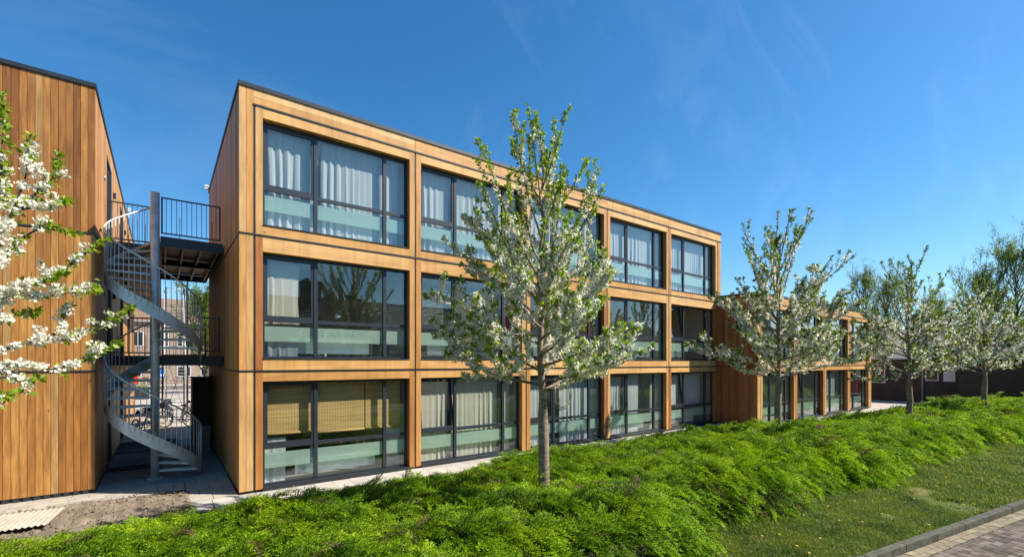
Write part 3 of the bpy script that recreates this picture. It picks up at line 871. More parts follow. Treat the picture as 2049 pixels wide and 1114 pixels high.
def floodlight(loc, rz, label):
    r = empty('floodlight', loc, rz); r.scale = (0.6, 0.6, 0.6); tag(r, label, 'floodlight', 'floodlights at the roof edges')
    b = MB(1); b.box((-0.02, -0.02, 0), (0.02, 0.02, 0.22)); b.box((-0.02, -0.02, 0.20), (0.30, 0.02, 0.23)); b.build('bracket', MT['alu'], r)
    for q in (0.0, 0.14):
        c = MB(2); c.box((0.16, -0.09, 0.20-q), (0.36, 0.09, 0.27-q)); c.build('lamp_head', MT['white'], r)
floodlight((LX1-0.05, 24.2, 8.9), 0.0, 'white floodlight over the left block\'s roof edge')
floodlight((1.40, 19.3, 8.85), PI, 'white floodlight at the back of the tall block\'s roof')

# small screen of boards beyond the low block
b = MB(99); cladding(b, 'x', 10.9, -1, 36.0, 37.0, 0.05, 2.45, 0.14); b.box((36.0, 10.93, 0.0), (37.0, 10.97, 2.4))
tag(b.build('timber_screen', MT['beam']), 'low screen of light timber boards beside the end of the low block', 'screen')

# ================================================================== CURTAINS AND BLINDS
def curtain(x0, x1, z0, z1, y, mat, label, cat='curtain', waves=None, amp=0.045, seed=0, group=None, gather=0.0):
    rr = random.Random(seed); nx = max(12, int((x1-x0)*46)); nz = 10
    waves = waves or (x1-x0)*5.6
    ph = [rr.uniform(0, 6.28) for _ in range(4)]; waves *= rr.uniform(0.7, 1.25); amp *= rr.uniform(0.45, 1.0)
    V, F = [], []
    for j in range(nz+1):
        v = j/nz; z = z1 + (z0-z1)*v
        for i in range(nx+1):
            u = i/nx
            a = amp*(0.45+0.55*v)*(0.55+0.45*math.sin(u*(x1-x0)*4.3+ph[2]))
            yy = y + a*math.sin(u*waves*6.283+ph[0]+1.6*math.sin(u*(x1-x0)*3.1+ph[1])+0.5*math.sin(u*17+ph[3])) + 0.35*a*math.sin(u*waves*2.1*6.283+ph[2]+v*1.5)
            xc = x0 + (x1-x0)*(0.5 + (u-0.5)*(1 - gather*math.sin(v*PI*0.9)))
            xx = xc + 0.02*math.sin(u*waves*6.283+ph[3])*v
            V.append((xx, yy, z))
    for j in range(nz):
        for i in range(nx):
            a = j*(nx+1)+i; F.append((a, a+1, a+nx+2, a+nx+1))
    o = np_obj('curtain', V, F, mat, smooth=True)
    return tag(o, label, cat, group)
bayname = ['first', 'second', 'third', 'fourth', 'fifth']
def cur(k, s_, a, c, mat, label, z0=0.03, z1=2.34, y=0.33, block=0, **kw):
    X0, Y0, m, g, wd = ((1.33, 11.54, 3.83, 0.29, 3.50), (20.75, 9.70, 3.60, 0.28, 3.22))[block]
    o0 = X0 + g + k*m + (m-wd)/2
    return curtain(o0+a, o0+c, OPEN_Z[s_]+z0, OPEN_Z[s_]+z1, Y0+y, MT[mat], label, seed=k*7+s_*31+block*5+int(a*10), **kw)
TF = 'curtains in the top-floor windows'
cur(0, 2, 0.06, 1.30, 'sheer', 'white curtain at the left of the top-floor window nearest the near corner', z0=0.03, group=TF, gather=0.12)
cur(0, 2, 1.32, 3.30, 'sheer', 'white curtain spanning the middle of the top-floor window nearest the near corner', z0=0.03, group=TF)
cur(1, 2, 0.06, 1.08, 'sheer', 'white curtain at the left of the second top-floor window', group=TF, gather=0.1)
cur(1, 2, 1.15, 3.10, 'sheer', 'white curtain across the middle of the second top-floor window', group=TF)
cur(2, 2, 0.06, 3.0, 'sheer', 'white curtain across the third top-floor window behind the tree top', group=TF)
cur(3, 2, 0.06, 2.9, 'sheer', 'thin white curtain across the fourth top-floor window', group=TF)
cur(4, 2, 0.06, 3.3, 'sheer', 'thin white curtain across the fifth top-floor window, at the far end', group=TF)
cur(0, 1, 0.08, 0.85, 'cream', 'pale curtain bunched at the left of the middle-floor window nearest the corner', z0=0.80, gather=0.15)
cur(0, 1, 0.10, 0.80, 'grey_cloth', 'grey cloth hanging low at the left of the middle-floor window nearest the corner', z0=0.05, z1=0.40, y=0.30, cat='cloth')
cur(1, 0, 0.08, 1.02, 'cream', 'cream curtain at the left of the second ground-floor window', gather=0.12)
cur(1, 0, 1.12, 2.75, 'cream', 'wide cream curtain in the middle of the second ground-floor window')
cur(1, 0, 2.95, 3.25, 'cream', 'narrow cream curtain at the right of the second ground-floor window')
cur(2, 0, 0.06, 0.85, 'sheer', 'white curtain at the left of the third ground-floor window', gather=0.1)
cur(2, 0, 1.55, 3.30, 'sheer', 'white curtain behind the hoops of the third ground-floor window')
cur(3, 0, 0.06, 1.05, 'sheer', 'white curtain with a draped tie at the left of the fourth ground-floor window', gather=0.25)
cur(3, 0, 1.15, 2.05, 'sheer', 'white curtain in the middle of the fourth ground-floor window')
cur(3, 0, 2.85, 3.35, 'sheer', 'narrow white curtain at the right of the fourth ground-floor window')
cur(0, 0, 0.08, 0.55, 'sheer', 'white curtain at the left below the bamboo blinds', z1=1.05, y=0.42)
cur(0, 0, 2.95, 3.40, 'sheer', 'white curtain at the right below the bamboo blinds', z1=1.25, y=0.42)
cur(1, 1, 2.9, 3.3, 'red_cloth', 'dark red curtain in the second middle-floor window, behind the tree')
cur(2, 1, 2.75, 3.3, 'red_cloth', 'dark red curtain at the right of the third middle-floor window')
cur(0, 1, 0.1, 1.1, 'sheer', 'white curtain in the upper window of the low block nearest its corner', block=1)
cur(1, 1, 0.9, 2.6, 'sheer', 'white curtain in the second upper window of the low block', block=1)
cur(2, 0, 0.3, 2.2, 'sheer', 'pale green-white curtain in the third lower window of the low block', block=1)
cur(3, 0, 0.9, 2.4, 'red_cloth', 'dark red curtain in the last lower window of the low block', block=1)
cur(3, 1, 0.1, 1.0, 'sheer', 'white curtain in the last upper window of the low block', block=1)

def roller(name, label, cat, k, s_, a, c, z0, z1, mat, y=0.36):
    o0 = 1.33 + 0.29 + k*3.83 + 0.165
    b = MB(5); b.box((o0+a, 11.54+y, OPEN_Z[s_]+z0), (o0+c, 11.54+y+0.006, OPEN_Z[s_]+z1), ax=0)
    b.tube([(o0+a, 11.54+y-0.005, OPEN_Z[s_]+z0), (o0+c, 11.54+y-0.005, OPEN_Z[s_]+z0)], 0.028, 10)
    return tag(b.build(name, mat), label, cat, 'blinds in the ground-floor windows')
roller('bamboo_blind', 'bamboo blind behind the narrow left pane of the first ground-floor window', 'blind', 0, 0, 0.07, 1.22, 1.14, 2.34, MT['bamboo'])
roller('bamboo_blind', 'widest bamboo blind, behind the large middle pane of the first ground-floor window', 'blind', 0, 0, 1.25, 2.40, 1.09, 2.34, MT['bamboo'])
roller('bamboo_blind', 'bamboo blind at the right end of the first ground-floor window', 'blind', 0, 0, 2.43, 3.38, 1.09, 2.34, MT['bamboo'])
roller('roller_blind', 'pale flat blind behind the left pane of the fifth ground-floor window', 'blind', 4, 0, 0.07, 1.05, 0.92, 2.34, MT['sheer'])
roller('roller_blind', 'pale flat blind behind the middle pane of the fifth ground-floor window', 'blind', 4, 0, 1.12, 2.75, 0.92, 2.34, MT['sheer'])
# furniture just inside some windows
def desk(k, s_, a, label, wd=1.3):
    r = empty('desk', (1.33+0.29+k*3.83+0.165+a, 11.54+0.75, OPEN_Z[s_]+ (0.0 if s_ == 0 else 0.0))); tag(r, label, 'desk', 'desks inside the windows')
    b = MB(1); b.box((0, 0, 0.71), (wd, 0.65, 0.74), ax=0); b.build('top', MT['ply'], r)
    for (x, y) in ((0.03, 0.03), (wd-0.07, 0.03), (0.03, 0.58), (wd-0.07, 0.58)):
        b = MB(2); b.box((x, y, 0), (x+0.04, y+0.04, 0.709)); b.build('leg', MT['white'], r)
    q = empty('desk_lamp', (r.location.x+0.2, r.location.y+0.2, r.location.z+0.741)); tag(q, 'small lamp standing on the ' + label, 'lamp', 'lamps on the desks')
    b = MB(3); b.cyl((0, 0), 0.08, 0, 0.02); b.tube([(0, 0, 0.02), (0.02, 0, 0.28), (0.16, -0.05, 0.40)], 0.008, 6); b.build('stand', MT['steel'], q)
    b = MB(4); b.tube([(0.14, -0.04, 0.43), (0.20, -0.06, 0.34)], [0.035, 0.085], 14); b.build('shade', MT['white'], q)
desk(0, 1, 1.5, 'desk behind the first middle-floor window')
desk(3, 1, 1.2, 'desk behind the fourth middle-floor window')
desk(4, 1, 0.9, 'desk behind the fifth middle-floor window')
desk(0, 0, 1.3, 'desk behind the blinds of the first ground-floor window')
desk(3, 0, 2.0, 'desk behind the fourth ground-floor window')
# slatted blinds in second middle-floor window
b = MB(6); o0 = 1.33 + 0.29 + 3.83 + 0.165
for q in range(56):
    z = OPEN_Z[1] + 0.06 + q*0.036
    b.box((o0+0.07, 11.86, z), (o0+1.06, 11.882, z+0.004), ax=0)
    b.box((o0+1.22, 11.86, z), (o0+2.75, 11.882, z+0.004), ax=0)
tag(b.build('slatted_blind', MT['white']), 'pale slatted blind in the second middle-floor window', 'blind')
# straw hoops hanging in the third ground-floor window
b = MB(7); cx, cz = 1.33+0.29+2*3.83+0.165+1.72, 0.06+1.62
for rr_, oz in ((0.42, 0.0), (0.385, 0.04)):
    b.tube([(cx + rr_*math.cos(t/40*2*PI), 11.84, cz+oz + rr_*math.sin(t/40*2*PI)) for t in range(40)], 0.012, 6, closed=True)
tag(b.build('hanging_hoop', MT['corrugate']), 'double straw hoop hanging in the third ground-floor window', 'hoop')

# ================================================================== SPIRAL STAIR
PC = (-0.135, 14.38)
st = empty('spiral_staircase', (PC[0], PC[1], 0)); tag(st, 'galvanised steel spiral staircase in the gap between the two timber blocks', 'staircase')
b = MB(1); b.tube([(0, 0, 0.0), (0, 0, 7.03)], 0.092, 24, cap=True); b.build('pole', MT['galv'], st)
b = MB(2); b.cyl((0, 0), 0.17, 0.0, 0.025, 20); b.build('base_plate', MT['galv'], st)
RO = 0.945; NT = 15; SPAN = R_(288)
for fl_, (zt, zb) in enumerate(((6.02, 3.04), (3.04, 0.02))):
    a0 = R_(90)
    def zat(t): return zt + (zb - zt)*t
    N = 72
    # stringer: helical plate with thickness
    b = MB(3); h = 0.31; th = 0.008
    for i in range(N):
        t0, t1 = i/N, (i+1)/N
        p = []
        for t in (t0, t1):
            an = a0 + SPAN*t; z = zat(t) + 0.03
            z_lo = max(z - h, 0.0 if fl_ else -9)
            for r in (RO, RO-th):
                p += [(r*math.cos(an), r*math.sin(an), z_lo), (r*math.cos(an), r*math.sin(an), z)]
        uv = [(t0*5, 0), (t0*5, .27), (t1*5, .27), (t1*5, 0)]
        b.face([p[0], p[4], p[5], p[1]], uv, smooth=True); b.face([p[2], p[3], p[7], p[6]], uv, smooth=True)
        b.face([p[1], p[5], p[7], p[3]], uv); b.face([p[0], p[2], p[6], p[4]], uv)
    o = b.build('stringer', MT['galv'], st)
    # handrail
    pts = [(0.09, 0.10, zat(0)+0.93)] if False else []
    pts += [((0.1+(RO-0.1)*q)*math.cos(a0-0.12*(1-q)), (0.1+(RO-0.1)*q)*math.sin(a0-0.12*(1-q)), zat(0)+0.98-0.05*q) for q in (0.0, 0.3, 0.6, 0.85)]
    for i in range(N+1):
        t = i/N; an = a0 + SPAN*t
        pts.append(((RO)*math.cos(an), (RO)*math.sin(an), zat(t)+0.93))
    b = MB(4); b.tube(pts, 0.0205, 10); b.build('handrail', MT['galv'], st)
    # balusters
    nb = 42
    for i in range(nb+1):
        t = i/nb; an = a0 + SPAN*t; r = RO + 0.002
        b = MB(5); b.tube([(0, 0, 0), (0, 0, 1.03 if i not in (nb,) else 1.03)], 0.0085 if i < nb else 0.016, 6)
        o = b.build('baluster', MT['galv'], st); o.location = (r*math.cos(an), r*math.sin(an), max(zat(t)-0.10, 0.0))
    # treads
    for i in range(NT-1):
        t = (i+1)/NT; an = a0 + SPAN*(t) - SPAN/NT*0.5; da = SPAN/NT*0.62
        z = zat(t)
        b = MB(6+i)
        q0, q1 = an-da, an+da*0.9
        def pp(r, a, z): return (r*math.cos(a), r*math.sin(a), z)
        ri, ro = 0.085, RO-0.009
        top = [pp(ri, q0-0.25, z), pp(ro, q0, z), pp(ro, an, z), pp(ro, q1, z), pp(ri, q1+0.35, z)]
        bot = [(p[0], p[1], z-0.006) for p in top]
        b.face(top, None, 0.5); b.face(list(reversed(bot)), None, 0.5)
        for k in range(5):
            k2 = (k+1) % 5
            b.face([bot[k], bot[k2], top[k2], top[k]])
        # flanges front and back
        b.bar(pp(ri, q1+0.3, z-0.022), pp(ro, q1, z-0.022), 0.006, 0.044)
        b.bar(pp(ri, q0-0.2, z-0.022), pp(ro, q0, z-0.022), 0.006, 0.044)
        # bearing bars of the grating, proud of the plate
        for k in range(1, 8):
            f = k/8
            b.bar(pp(0.2, q0+(q1-q0)*f, z+0.006), pp(ro-0.01, q0+(q1-q0)*f, z+0.006), 0.004, 0.012)
        b.build('tread', MT['galv'], st)

# ================================================================== WALKWAYS
def railing(name, p, q, z0, z1, label, mat='steel', nb=None, feet=True, group='dark steel railings of the walkways'):
    p = Vector((*p, 0)); q = Vector((*q, 0)); d = (q-p); Ln = d.length
    an = math.atan2(d.y, d.x)
    r = empty(name, (p.x, p.y, 0), an); tag(r, label, 'railing', group)
    b = MB(1); t = 0.038
    b.box((0, -0.006, z1-t), (Ln, 0.006, z1), ax=0); b.box((t, -0.006, z0), (Ln-t, 0.006, z0+t), ax=0)
    b.box((0, -0.0055, z0), (t, 0.0055, z1-t)); b.box((Ln-t, -0.0055, z0), (Ln, 0.0055, z1-t))
    b.build('frame', MT[mat], r)
    n = nb or max(2, int(Ln/0.115))
    for i in range(1, n):
        c = MB(2); x = Ln*i/n
        c.tube([(0, 0, 0), (0, 0, z1-z0-2*t)], 0.0075, 6); o = c.build('bar', MT[mat], r); o.location = (x, 0, z0+t)
    if feet:
        for x in (Ln*0.30, Ln*0.85):
            c = MB(3); c.box((x-0.006, 0.007, z0-0.13), (x+0.006, 0.02, z0+0.5)); c.box((x-0.04, -0.03, z0-0.135), (x+0.04, 0.04, z0-0.122)); c.build('foot', MT[mat], r)
    return r

def walkway(zt, label):
    r = empty('walkway', (0, 0, zt)); tag(r, label, 'walkway', 'timber walkways between the blocks')
    X0, X1 = -1.13, 1.295
    d = MB(4); y = 14.56
    while y < 20.3:
        a = -0.03 if y < 15.82 else X0
        c = X1 if y < 20.2 else X1
        d.box((a, y, -0.028), (c, y+0.138, 0.0), ax=0); y += 0.145
    y = 20.35
    while y < 31.3:
        d.box((X0, y, -0.028), (-0.04, y+0.138, 0.0), ax=0); y += 0.145
    d.build('deck', MT['deck'], r)
    s_ = MB(5)
    def ub(p, q, h=0.22):
        s_.bar(p, q, 0.012, h); 
    zc = -0.145
    for (p, q) in (((-0.03, 14.55), (X1, 14.55)), ((X0, 15.80), (-0.03, 15.80)), ((-0.04, 14.56), (-0.04, 15.79)), ((X1-0.01, 14.56), (X1-0.01, 20.3)), ((-0.03, 20.35), (X1, 20.35)), ((-0.035, 20.36), (-0.035, 31.3)), ((X0+0.01, 15.81), (X0+0.01, 31.3)), ((X0+0.02, 31.31), (-0.03, 31.31))):
        s_.bar((*p, zc), (*q, zc), 0.010, 0.225)
    # thin flanges
    for (p, q) in (((-0.03, 14.575), (X1, 14.575)), ((-0.03, 17.4), (X1-0.03, 17.4))):
        s_.bar((*p, -0.252), (*q, -0.252), 0.06, 0.008)
    s_.bar((0.0, 17.4, -0.15), (X1-0.03, 17.4, -0.15), 0.012, 0.18)
    s_.build('edge_beam', MT['steel'], r)
    for x in (0.05, 0.43, 0.81, 1.19):
        for (y0, y1) in ((14.64, 17.36), (17.44, 20.3)):
            j = MB(6+int(x*10)); j.box((x, y0, -0.20), (x+0.045, y1, -0.035), ax=1); j.build('joist', MT['joist'], r)
    for x in (-1.05, -0.6, -0.15):
        j = MB(8); j.box((x, 15.85, -0.20), (x+0.045, 31.2, -0.035), ax=1); j.build('joist', MT['joist'], r)
    return r
walkway(6.02, 'upper timber walkway on dark steel beams, at top-floor height between the blocks')
walkway(3.04, 'lower timber walkway on dark steel beams, at middle-floor height between the blocks')
railing('railing', (-0.02, 14.80), (1.27, 14.80), 6.13, 7.07, 'dark bar railing of the upper walkway, right of the spiral stair\'s pole', nb=12)
railing('railing', (-1.14, 15.93), (-0.22, 15.93), 6.08, 7.07, 'dark bar railing of the upper walkway, left of the spiral stair\'s pole', nb=9)
railing('railing', (0.80, 14.80), (1.25, 14.80), 3.15, 4.07, 'short dark railing panel at the lower walkway\'s right end by the tall block', nb=4)
railing('railing', (-1.14, 15.93), (-0.22, 15.93), 3.10, 4.07, 'dark bar railing of the lower walkway, left of the spiral stair\'s pole', nb=9)
railing('railing', (0.0, 20.30), (1.28, 20.30), 3.10, 4.07, 'dark railing across the back of the lower walkway', nb=12)
railing('railing', (-0.05, 20.4), (-0.05, 31.0), 3.10, 4.07, 'long dark railing receding along the lower gallery of the left block', nb=88, feet=False)
railing('railing', (-0.05, 20.4), (-0.05, 31.0), 6.08, 7.07, 'long dark railing receding along the upper gallery of the left block', nb=88, feet=False)
b = MB(9); b.box((-0.04, -0.04, 0), (0.04, 0.04, 5.76)); o = b.build('gallery_post', MT['steel']); o.location = (0.02, 31.38, 0)
tag(o, 'slim black steel post at the far end of the gallery', 'post')

# cabinet and bin against the tall block's side
cb = empty('cabinet', (1.30, 18.3, 0)); tag(cb, 'tall black cabinet against the tall block\'s side under the walkway', 'cabinet')
b = MB(1); b.box((-0.50, 0, 0.06), (0, 1.2, 2.34)); o = b.build('body', MT['cabinet'], cb)
b = MB(2); b.box((-0.53, -0.03, 2.341), (0, 1.23, 2.38)); b.build('lid', MT['steel'], cb)
b = MB(3); b.box((-0.506, 0.03, 0.12), (-0.501, 0.58, 2.28)); b.box((-0.506, 0.61, 0.12), (-0.501, 1.16, 2.28)); b.build('door', MT['cabinet'], cb)
bn = empty('waste_bin', (1.10, 17.9, 0)); tag(bn, 'grey plastic bin standing in front of the black cabinet', 'bin')
b = MB(1)
for (x0, x1, y0, y1, z0, z1) in ((-0.15, 0.15, -0.12, 0.12, 0.0, 0.78),):
    t = 0.02
    pb = [(x0+t, y0+t, z0), (x1-t, y0+t, z0), (x1-t, y1-t, z0), (x0+t, y1-t, z0)]; pt = [(x0, y0, z1), (x1, y0, z1), (x1, y1, z1), (x0, y1, z1)]
    for k in range(4): b.face([pb[k], pb[(k+1) % 4], pt[(k+1) % 4], pt[k]])
    b.face(list(reversed(pb))); b.face(pt)
b.build('body', MT['bin'], bn)
b = MB(2); b.box((-0.165, -0.135, 0.781), (0.165, 0.135, 0.83)); b.build('lid', MT['bin'], bn)

# corrugated sheet lying on the soil
V, F = [], []
nx, ny = 150, 10
for j in range(ny+1):
    for i in range(nx+1):
        x = -4.0 + 2.5*i/nx; y = 11.05 + 1.28*j/ny
        xs = x + 0.10*(j/ny-0.5)
        V.append((xs, y, 0.11 + 0.014*math.sin(x*2*PI/0.076) + 0.012*math.sin(y*2+x)))
for j in range(ny):
    for i in range(nx):
        a = j*(nx+1)+i; F.append((a, a+1, a+nx+2, a+nx+1))
o = np_obj('corrugated_sheet', V, F, MT['corrugate'], smooth=True)
sm = o.modifiers.new('thickness', 'SOLIDIFY'); sm.thickness = 0.008
tag(o, 'beige corrugated sheet lying on the soil at the lower left', 'sheet')
b = MB(7); b.box((-4.0, 11.2, 0.0), (-1.7, 11.3, 0.085), ax=0); b.box((-4.0, 12.0, 0.0), (-1.7, 12.1, 0.085), ax=0)
tag(b.build('batten', MT['steel']), 'dark battens under the corrugated sheet', 'batten')

# ================================================================== BICYCLES
def make_bike(label, crate=True, paint='bikepaint'):
    """side-on city bicycle: rear wheel at x=0, front wheel at x=1.08, both of radius 0.34"""
    r = empty('bicycle'); tag(r, label, 'bicycle', 'bicycles parked behind the blocks')
    for wx in (0.0, 1.08):
        t = MB(1); t.tube([(0.335*math.cos(a/36*2*PI), 0, 0.335*math.sin(a/36*2*PI)) for a in range(36)], 0.019, 8, closed=True)
        w = t.build('wheel', MT['rubber'], r); w.location = (wx, 0, 0.354)
        t = MB(2); t.tube([(0.312*math.cos(a/36*2*PI), 0, 0.312*math.sin(a/36*2*PI)) for a in range(36)], 0.009, 6, closed=True)
        for a in range(14):
            q = a/14*2*PI; t.tube([(0.02*math.cos(q+0.6), 0.02*(-1)**a, 0.02*math.sin(q+0.6)), (0.31*math.cos(q), 0, 0.31*math.sin(q))], 0.0018, 4, cap=False)
        t.tube([(0, -0.05, 0), (0, 0.05, 0)], 0.022, 8); t.build('rim', MT['chrome'], w)
        t = MB(3)
        pts = [(0.372*math.cos(a), 0, 0.372*math.sin(a)) for a in [R_(x) for x in range(20 if wx == 0 else 30, 175, 12)]]
        for i in range(len(pts)-1): t.bar(pts[i], pts[i+1], 0.045, 0.004, up=(0, 1, 0) if False else (0, 0, 1))
        t.build('mudguard', MT[paint], w)
    t = MB(4)
    bb = (0.46, 0, 0.29); sc_ = (0.30, 0, 0.80); hd = (0.90, 0, 0.82); ax = (0, 0, 0.354); hb = (0.94, 0, 0.66)
    for (p, q, rad_) in ((bb, sc_, 0.015), (bb, hb, 0.018), (sc_, hd, 0.014), (hd, hb, 0.018)):
        t.tube([p, q], rad_, 8)
    for s_ in (-0.055, 0.055):
        t.tube([bb, (0, s_, 0.354)], 0.009, 6); t.tube([(0.33, s_*0.3, 0.70), (0, s_, 0.354)], 0.008, 6)
        t.tube([hb, (0.97, s_*0.8, 0.56), (1.08, s_, 0.354)], 0.011, 6)
    t.tube([(0.30, 0, 0.79), (0.27, 0, 0.93)], 0.012, 6); t.tube([hd, (0.87, 0, 1.0)], 0.012, 6)
    t.tube([(0.05, 0.09, 0.70), (0.30, 0.09, 0.70)], 0.006, 6) ; t.tube([(-0.16, -0.06, 0.74), (0.28, -0.06, 0.72)], 0.006, 5); t.tube([(-0.16, 0.06, 0.74), (0.28, 0.06, 0.72)], 0.006, 5)
    t.tube([(-0.12, -0.06, 0.74), (0, -0.07, 0.36)], 0.005, 5); t.tube([(-0.12, 0.06, 0.74), (0, 0.07, 0.36)], 0.005, 5)
    t.build('frame', MT[paint], r)
    t = MB(5); t.tube([(0.72, -0.28, 0.98), (0.80, -0.27, 1.0), (0.88, -0.12, 1.02), (0.87, 0, 1.0), (0.88, 0.12, 1.02), (0.80, 0.27, 1.0), (0.72, 0.28, 0.98)], 0.011, 8)
    t.build('handlebar', MT['chrome'], r)
    t = MB(6); t.tube([(0.15, 0, 0.95), (0.22, 0, 0.965), (0.32, 0, 0.955), (0.40, 0, 0.95)], [0.06, 0.075, 0.04, 0.018], 10); t.build('saddle', MT['rubber'], r)
    t = MB(7); t.tube([(0.46+0.17*math.cos(a), 0.05, 0.29+0.17*math.sin(a)) for a in (0.4, 0.4+PI)], 0.008, 6)
    t.tube([(0.46+0.08*math.cos(a/12*2*PI), 0.03, 0.29+0.08*math.sin(a/12*2*PI)) for a in range(12)], 0.006, 5, closed=True)
    for s_ in (0.4, 0.4+PI): t.box((0.46+0.17*math.cos(s_)-0.05, 0.05, 0.29+0.17*math.sin(s_)-0.012), (0.46+0.17*math.cos(s_)+0.05, 0.13, 0.29+0.17*math.sin(s_)+0.012))
    t.build('crank', MT['chrome'], r)
    if crate:
        t = MB(8); x0, x1, y0, y1, z0, z1 = 0.93, 1.33, -0.17, 0.17, 0.84, 1.06
        t.box((x0, y0, z0), (x1, y1, z0+0.01))
        for k in range(4):
            z = z0 + 0.03 + k*0.055
            t.box((x0, y0, z), (x1, y0+0.008, z+0.03)); t.box((x0, y1-0.008, z), (x1, y1, z+0.03)); t.box((x0, y0+0.009, z), (x0+0.008, y1-0.009, z+0.03)); t.box((x1-0.008, y0+0.009, z), (x1, y1-0.009, z+0.03))
        for (x, y) in ((x0, y0), (x1-0.012, y0), (x0, y1-0.012), (x1-0.012, y1-0.012)): t.box((x-0.001, y-0.001, z0), (x+0.013, y+0.013, z1+0.004))
        t.build('crate', MT['crate'], r)
    return r
bk = make_bike('black bicycle with a front crate, side-on in the sun beyond the passage')
bk.location = (1.02, 25.0, 0); bk.rotation_euler = (0, 0, PI - 0.5)
spots = [(-0.80, 22.4, 0.0, R_(70), 'black bicycle leaning by the left block\'s wall behind the stair'),
         (0.35, 26.9, 0.0, R_(100), 'bicycle seen end-on just left of the X-braced stair'),
         (0.95, 27.2, 0.0, R_(60), 'bicycle parked behind the one with the front crate'),
         (-2.0, 70.5, 0.0, R_(10), 'distant bicycle at the far pavement, left of the pole'),
         (-0.4, 70.8, 0.0, R_(170), 'distant bicycle at the far pavement, just right of the pole'),
         (1.2, 71.0, 0.0, R_(15), 'distant bicycle at the far pavement behind the X-braced stair')]
for (x, y, z, a, lab) in spots:
    c = copy_tree(bk); c.location = (x, y, z); c.rotation_euler = (0, 0, a); c['label'] = lab

# ================================================================== STRAIGHT STAIR WITH X BRACE BEYOND THE PASSAGE
s2 = empty('outdoor_stair', (0.12, 29.6, 0)); tag(s2, 'straight steel stair with crossed braces and blue-grey posts beyond the passage', 'staircase')
for i in range(32):
    b = MB(i); z = 0.19*(i+1); y = 0.15*i
    b.box((0.05, y, z-0.03), (0.86, y+0.24, z)); b.build('tread', MT['alu'], s2)
b = MB(2)
for x in (0.02, 0.88):
    b.bar((x, -0.1, 0.05), (x, 4.9, 6.25), 0.012, 0.22)
b.build('stringer', MT['galv'], s2)
b = MB(3)
b.bar((0.1, 1.0, 0.3), (0.8, 1.0, 3.0), 0.02, 0.05, up=(0, 1, 0)); b.bar((0.8, 1.03, 0.3), (0.1, 1.03, 3.0), 0.02, 0.05, up=(0, 1, 0))
b.build('brace', MT['steel'], s2)
for (x, y, h_) in ((0.94, 0.0, 7.2), (0.06, 4.7, 7.3), (0.94, 4.7, 7.3)):
    b = MB(4); b.box((x-0.04, y-0.04, 0), (x+0.04, y+0.04, h_)); b.build('post', MT['steel'], s2)
b = MB(5)
for x in (-0.01, 0.91):
    b.tube([(x, 0, 1.2), (x, 4.9, 7.2)], 0.02, 8)
for i in range(26):
    y = 0.1+0.19*i
    for x in (-0.01, 0.91): b.tube([(x, y, 0.19*y/0.15+0.1), (x, y, 1.2+y*1.224)], 0.008, 5, cap=False)
b.tube([(0.05, 4.9, 7.3), (0.9, 4.9, 7.3)], 0.02, 8)
for i in range(8): b.tube([(0.05+0.12*i, 4.9, 6.2), (0.05+0.12*i, 4.9, 7.3)], 0.008, 5, cap=False)
b.build('balustrade', MT['bluepl'] if False else MT['galv'], s2)

# ================================================================== FAR SQUARE
def window_boxes(parent, x, y, z, w_, h, mat='white', face=-1, axis='y', glass='darkglass', mull=1):
    """frame + pane on a wall; face: outward sign along the given axis"""
    b = MB(1); t = 0.07
    def bx(b, u0, u1, z0, z1, d0, d1):
        if axis == 'y': b.box((x+u0, y+face*d0, z0), (x+u1, y+face*d1, z1))
        else: b.box((x+face*d0, y+u0, z0), (x+face*d1, y+u1, z1))
    bx(b, 0, t, z, z+h, -0.03, 0.03); bx(b, w_-t, w_, z, z+h, -0.03, 0.03)
    bx(b, t, w_-t, z, z+t, -0.03, 0.029); bx(b, t, w_-t, z+h-t, z+h, -0.03, 0.029)
    for m in range(1, mull+1):
        q = w_*m/(mull+1); bx(b, q-0.03, q+0.03, z+t, z+h-t, -0.03, 0.028)
    o = b.build('window', MT[mat], parent)
    g = MB(2); bx(g, t, w_-t, z+t, z+h-t, -0.02, 0.012); g.build('pane', MT[glass], o)
    return o

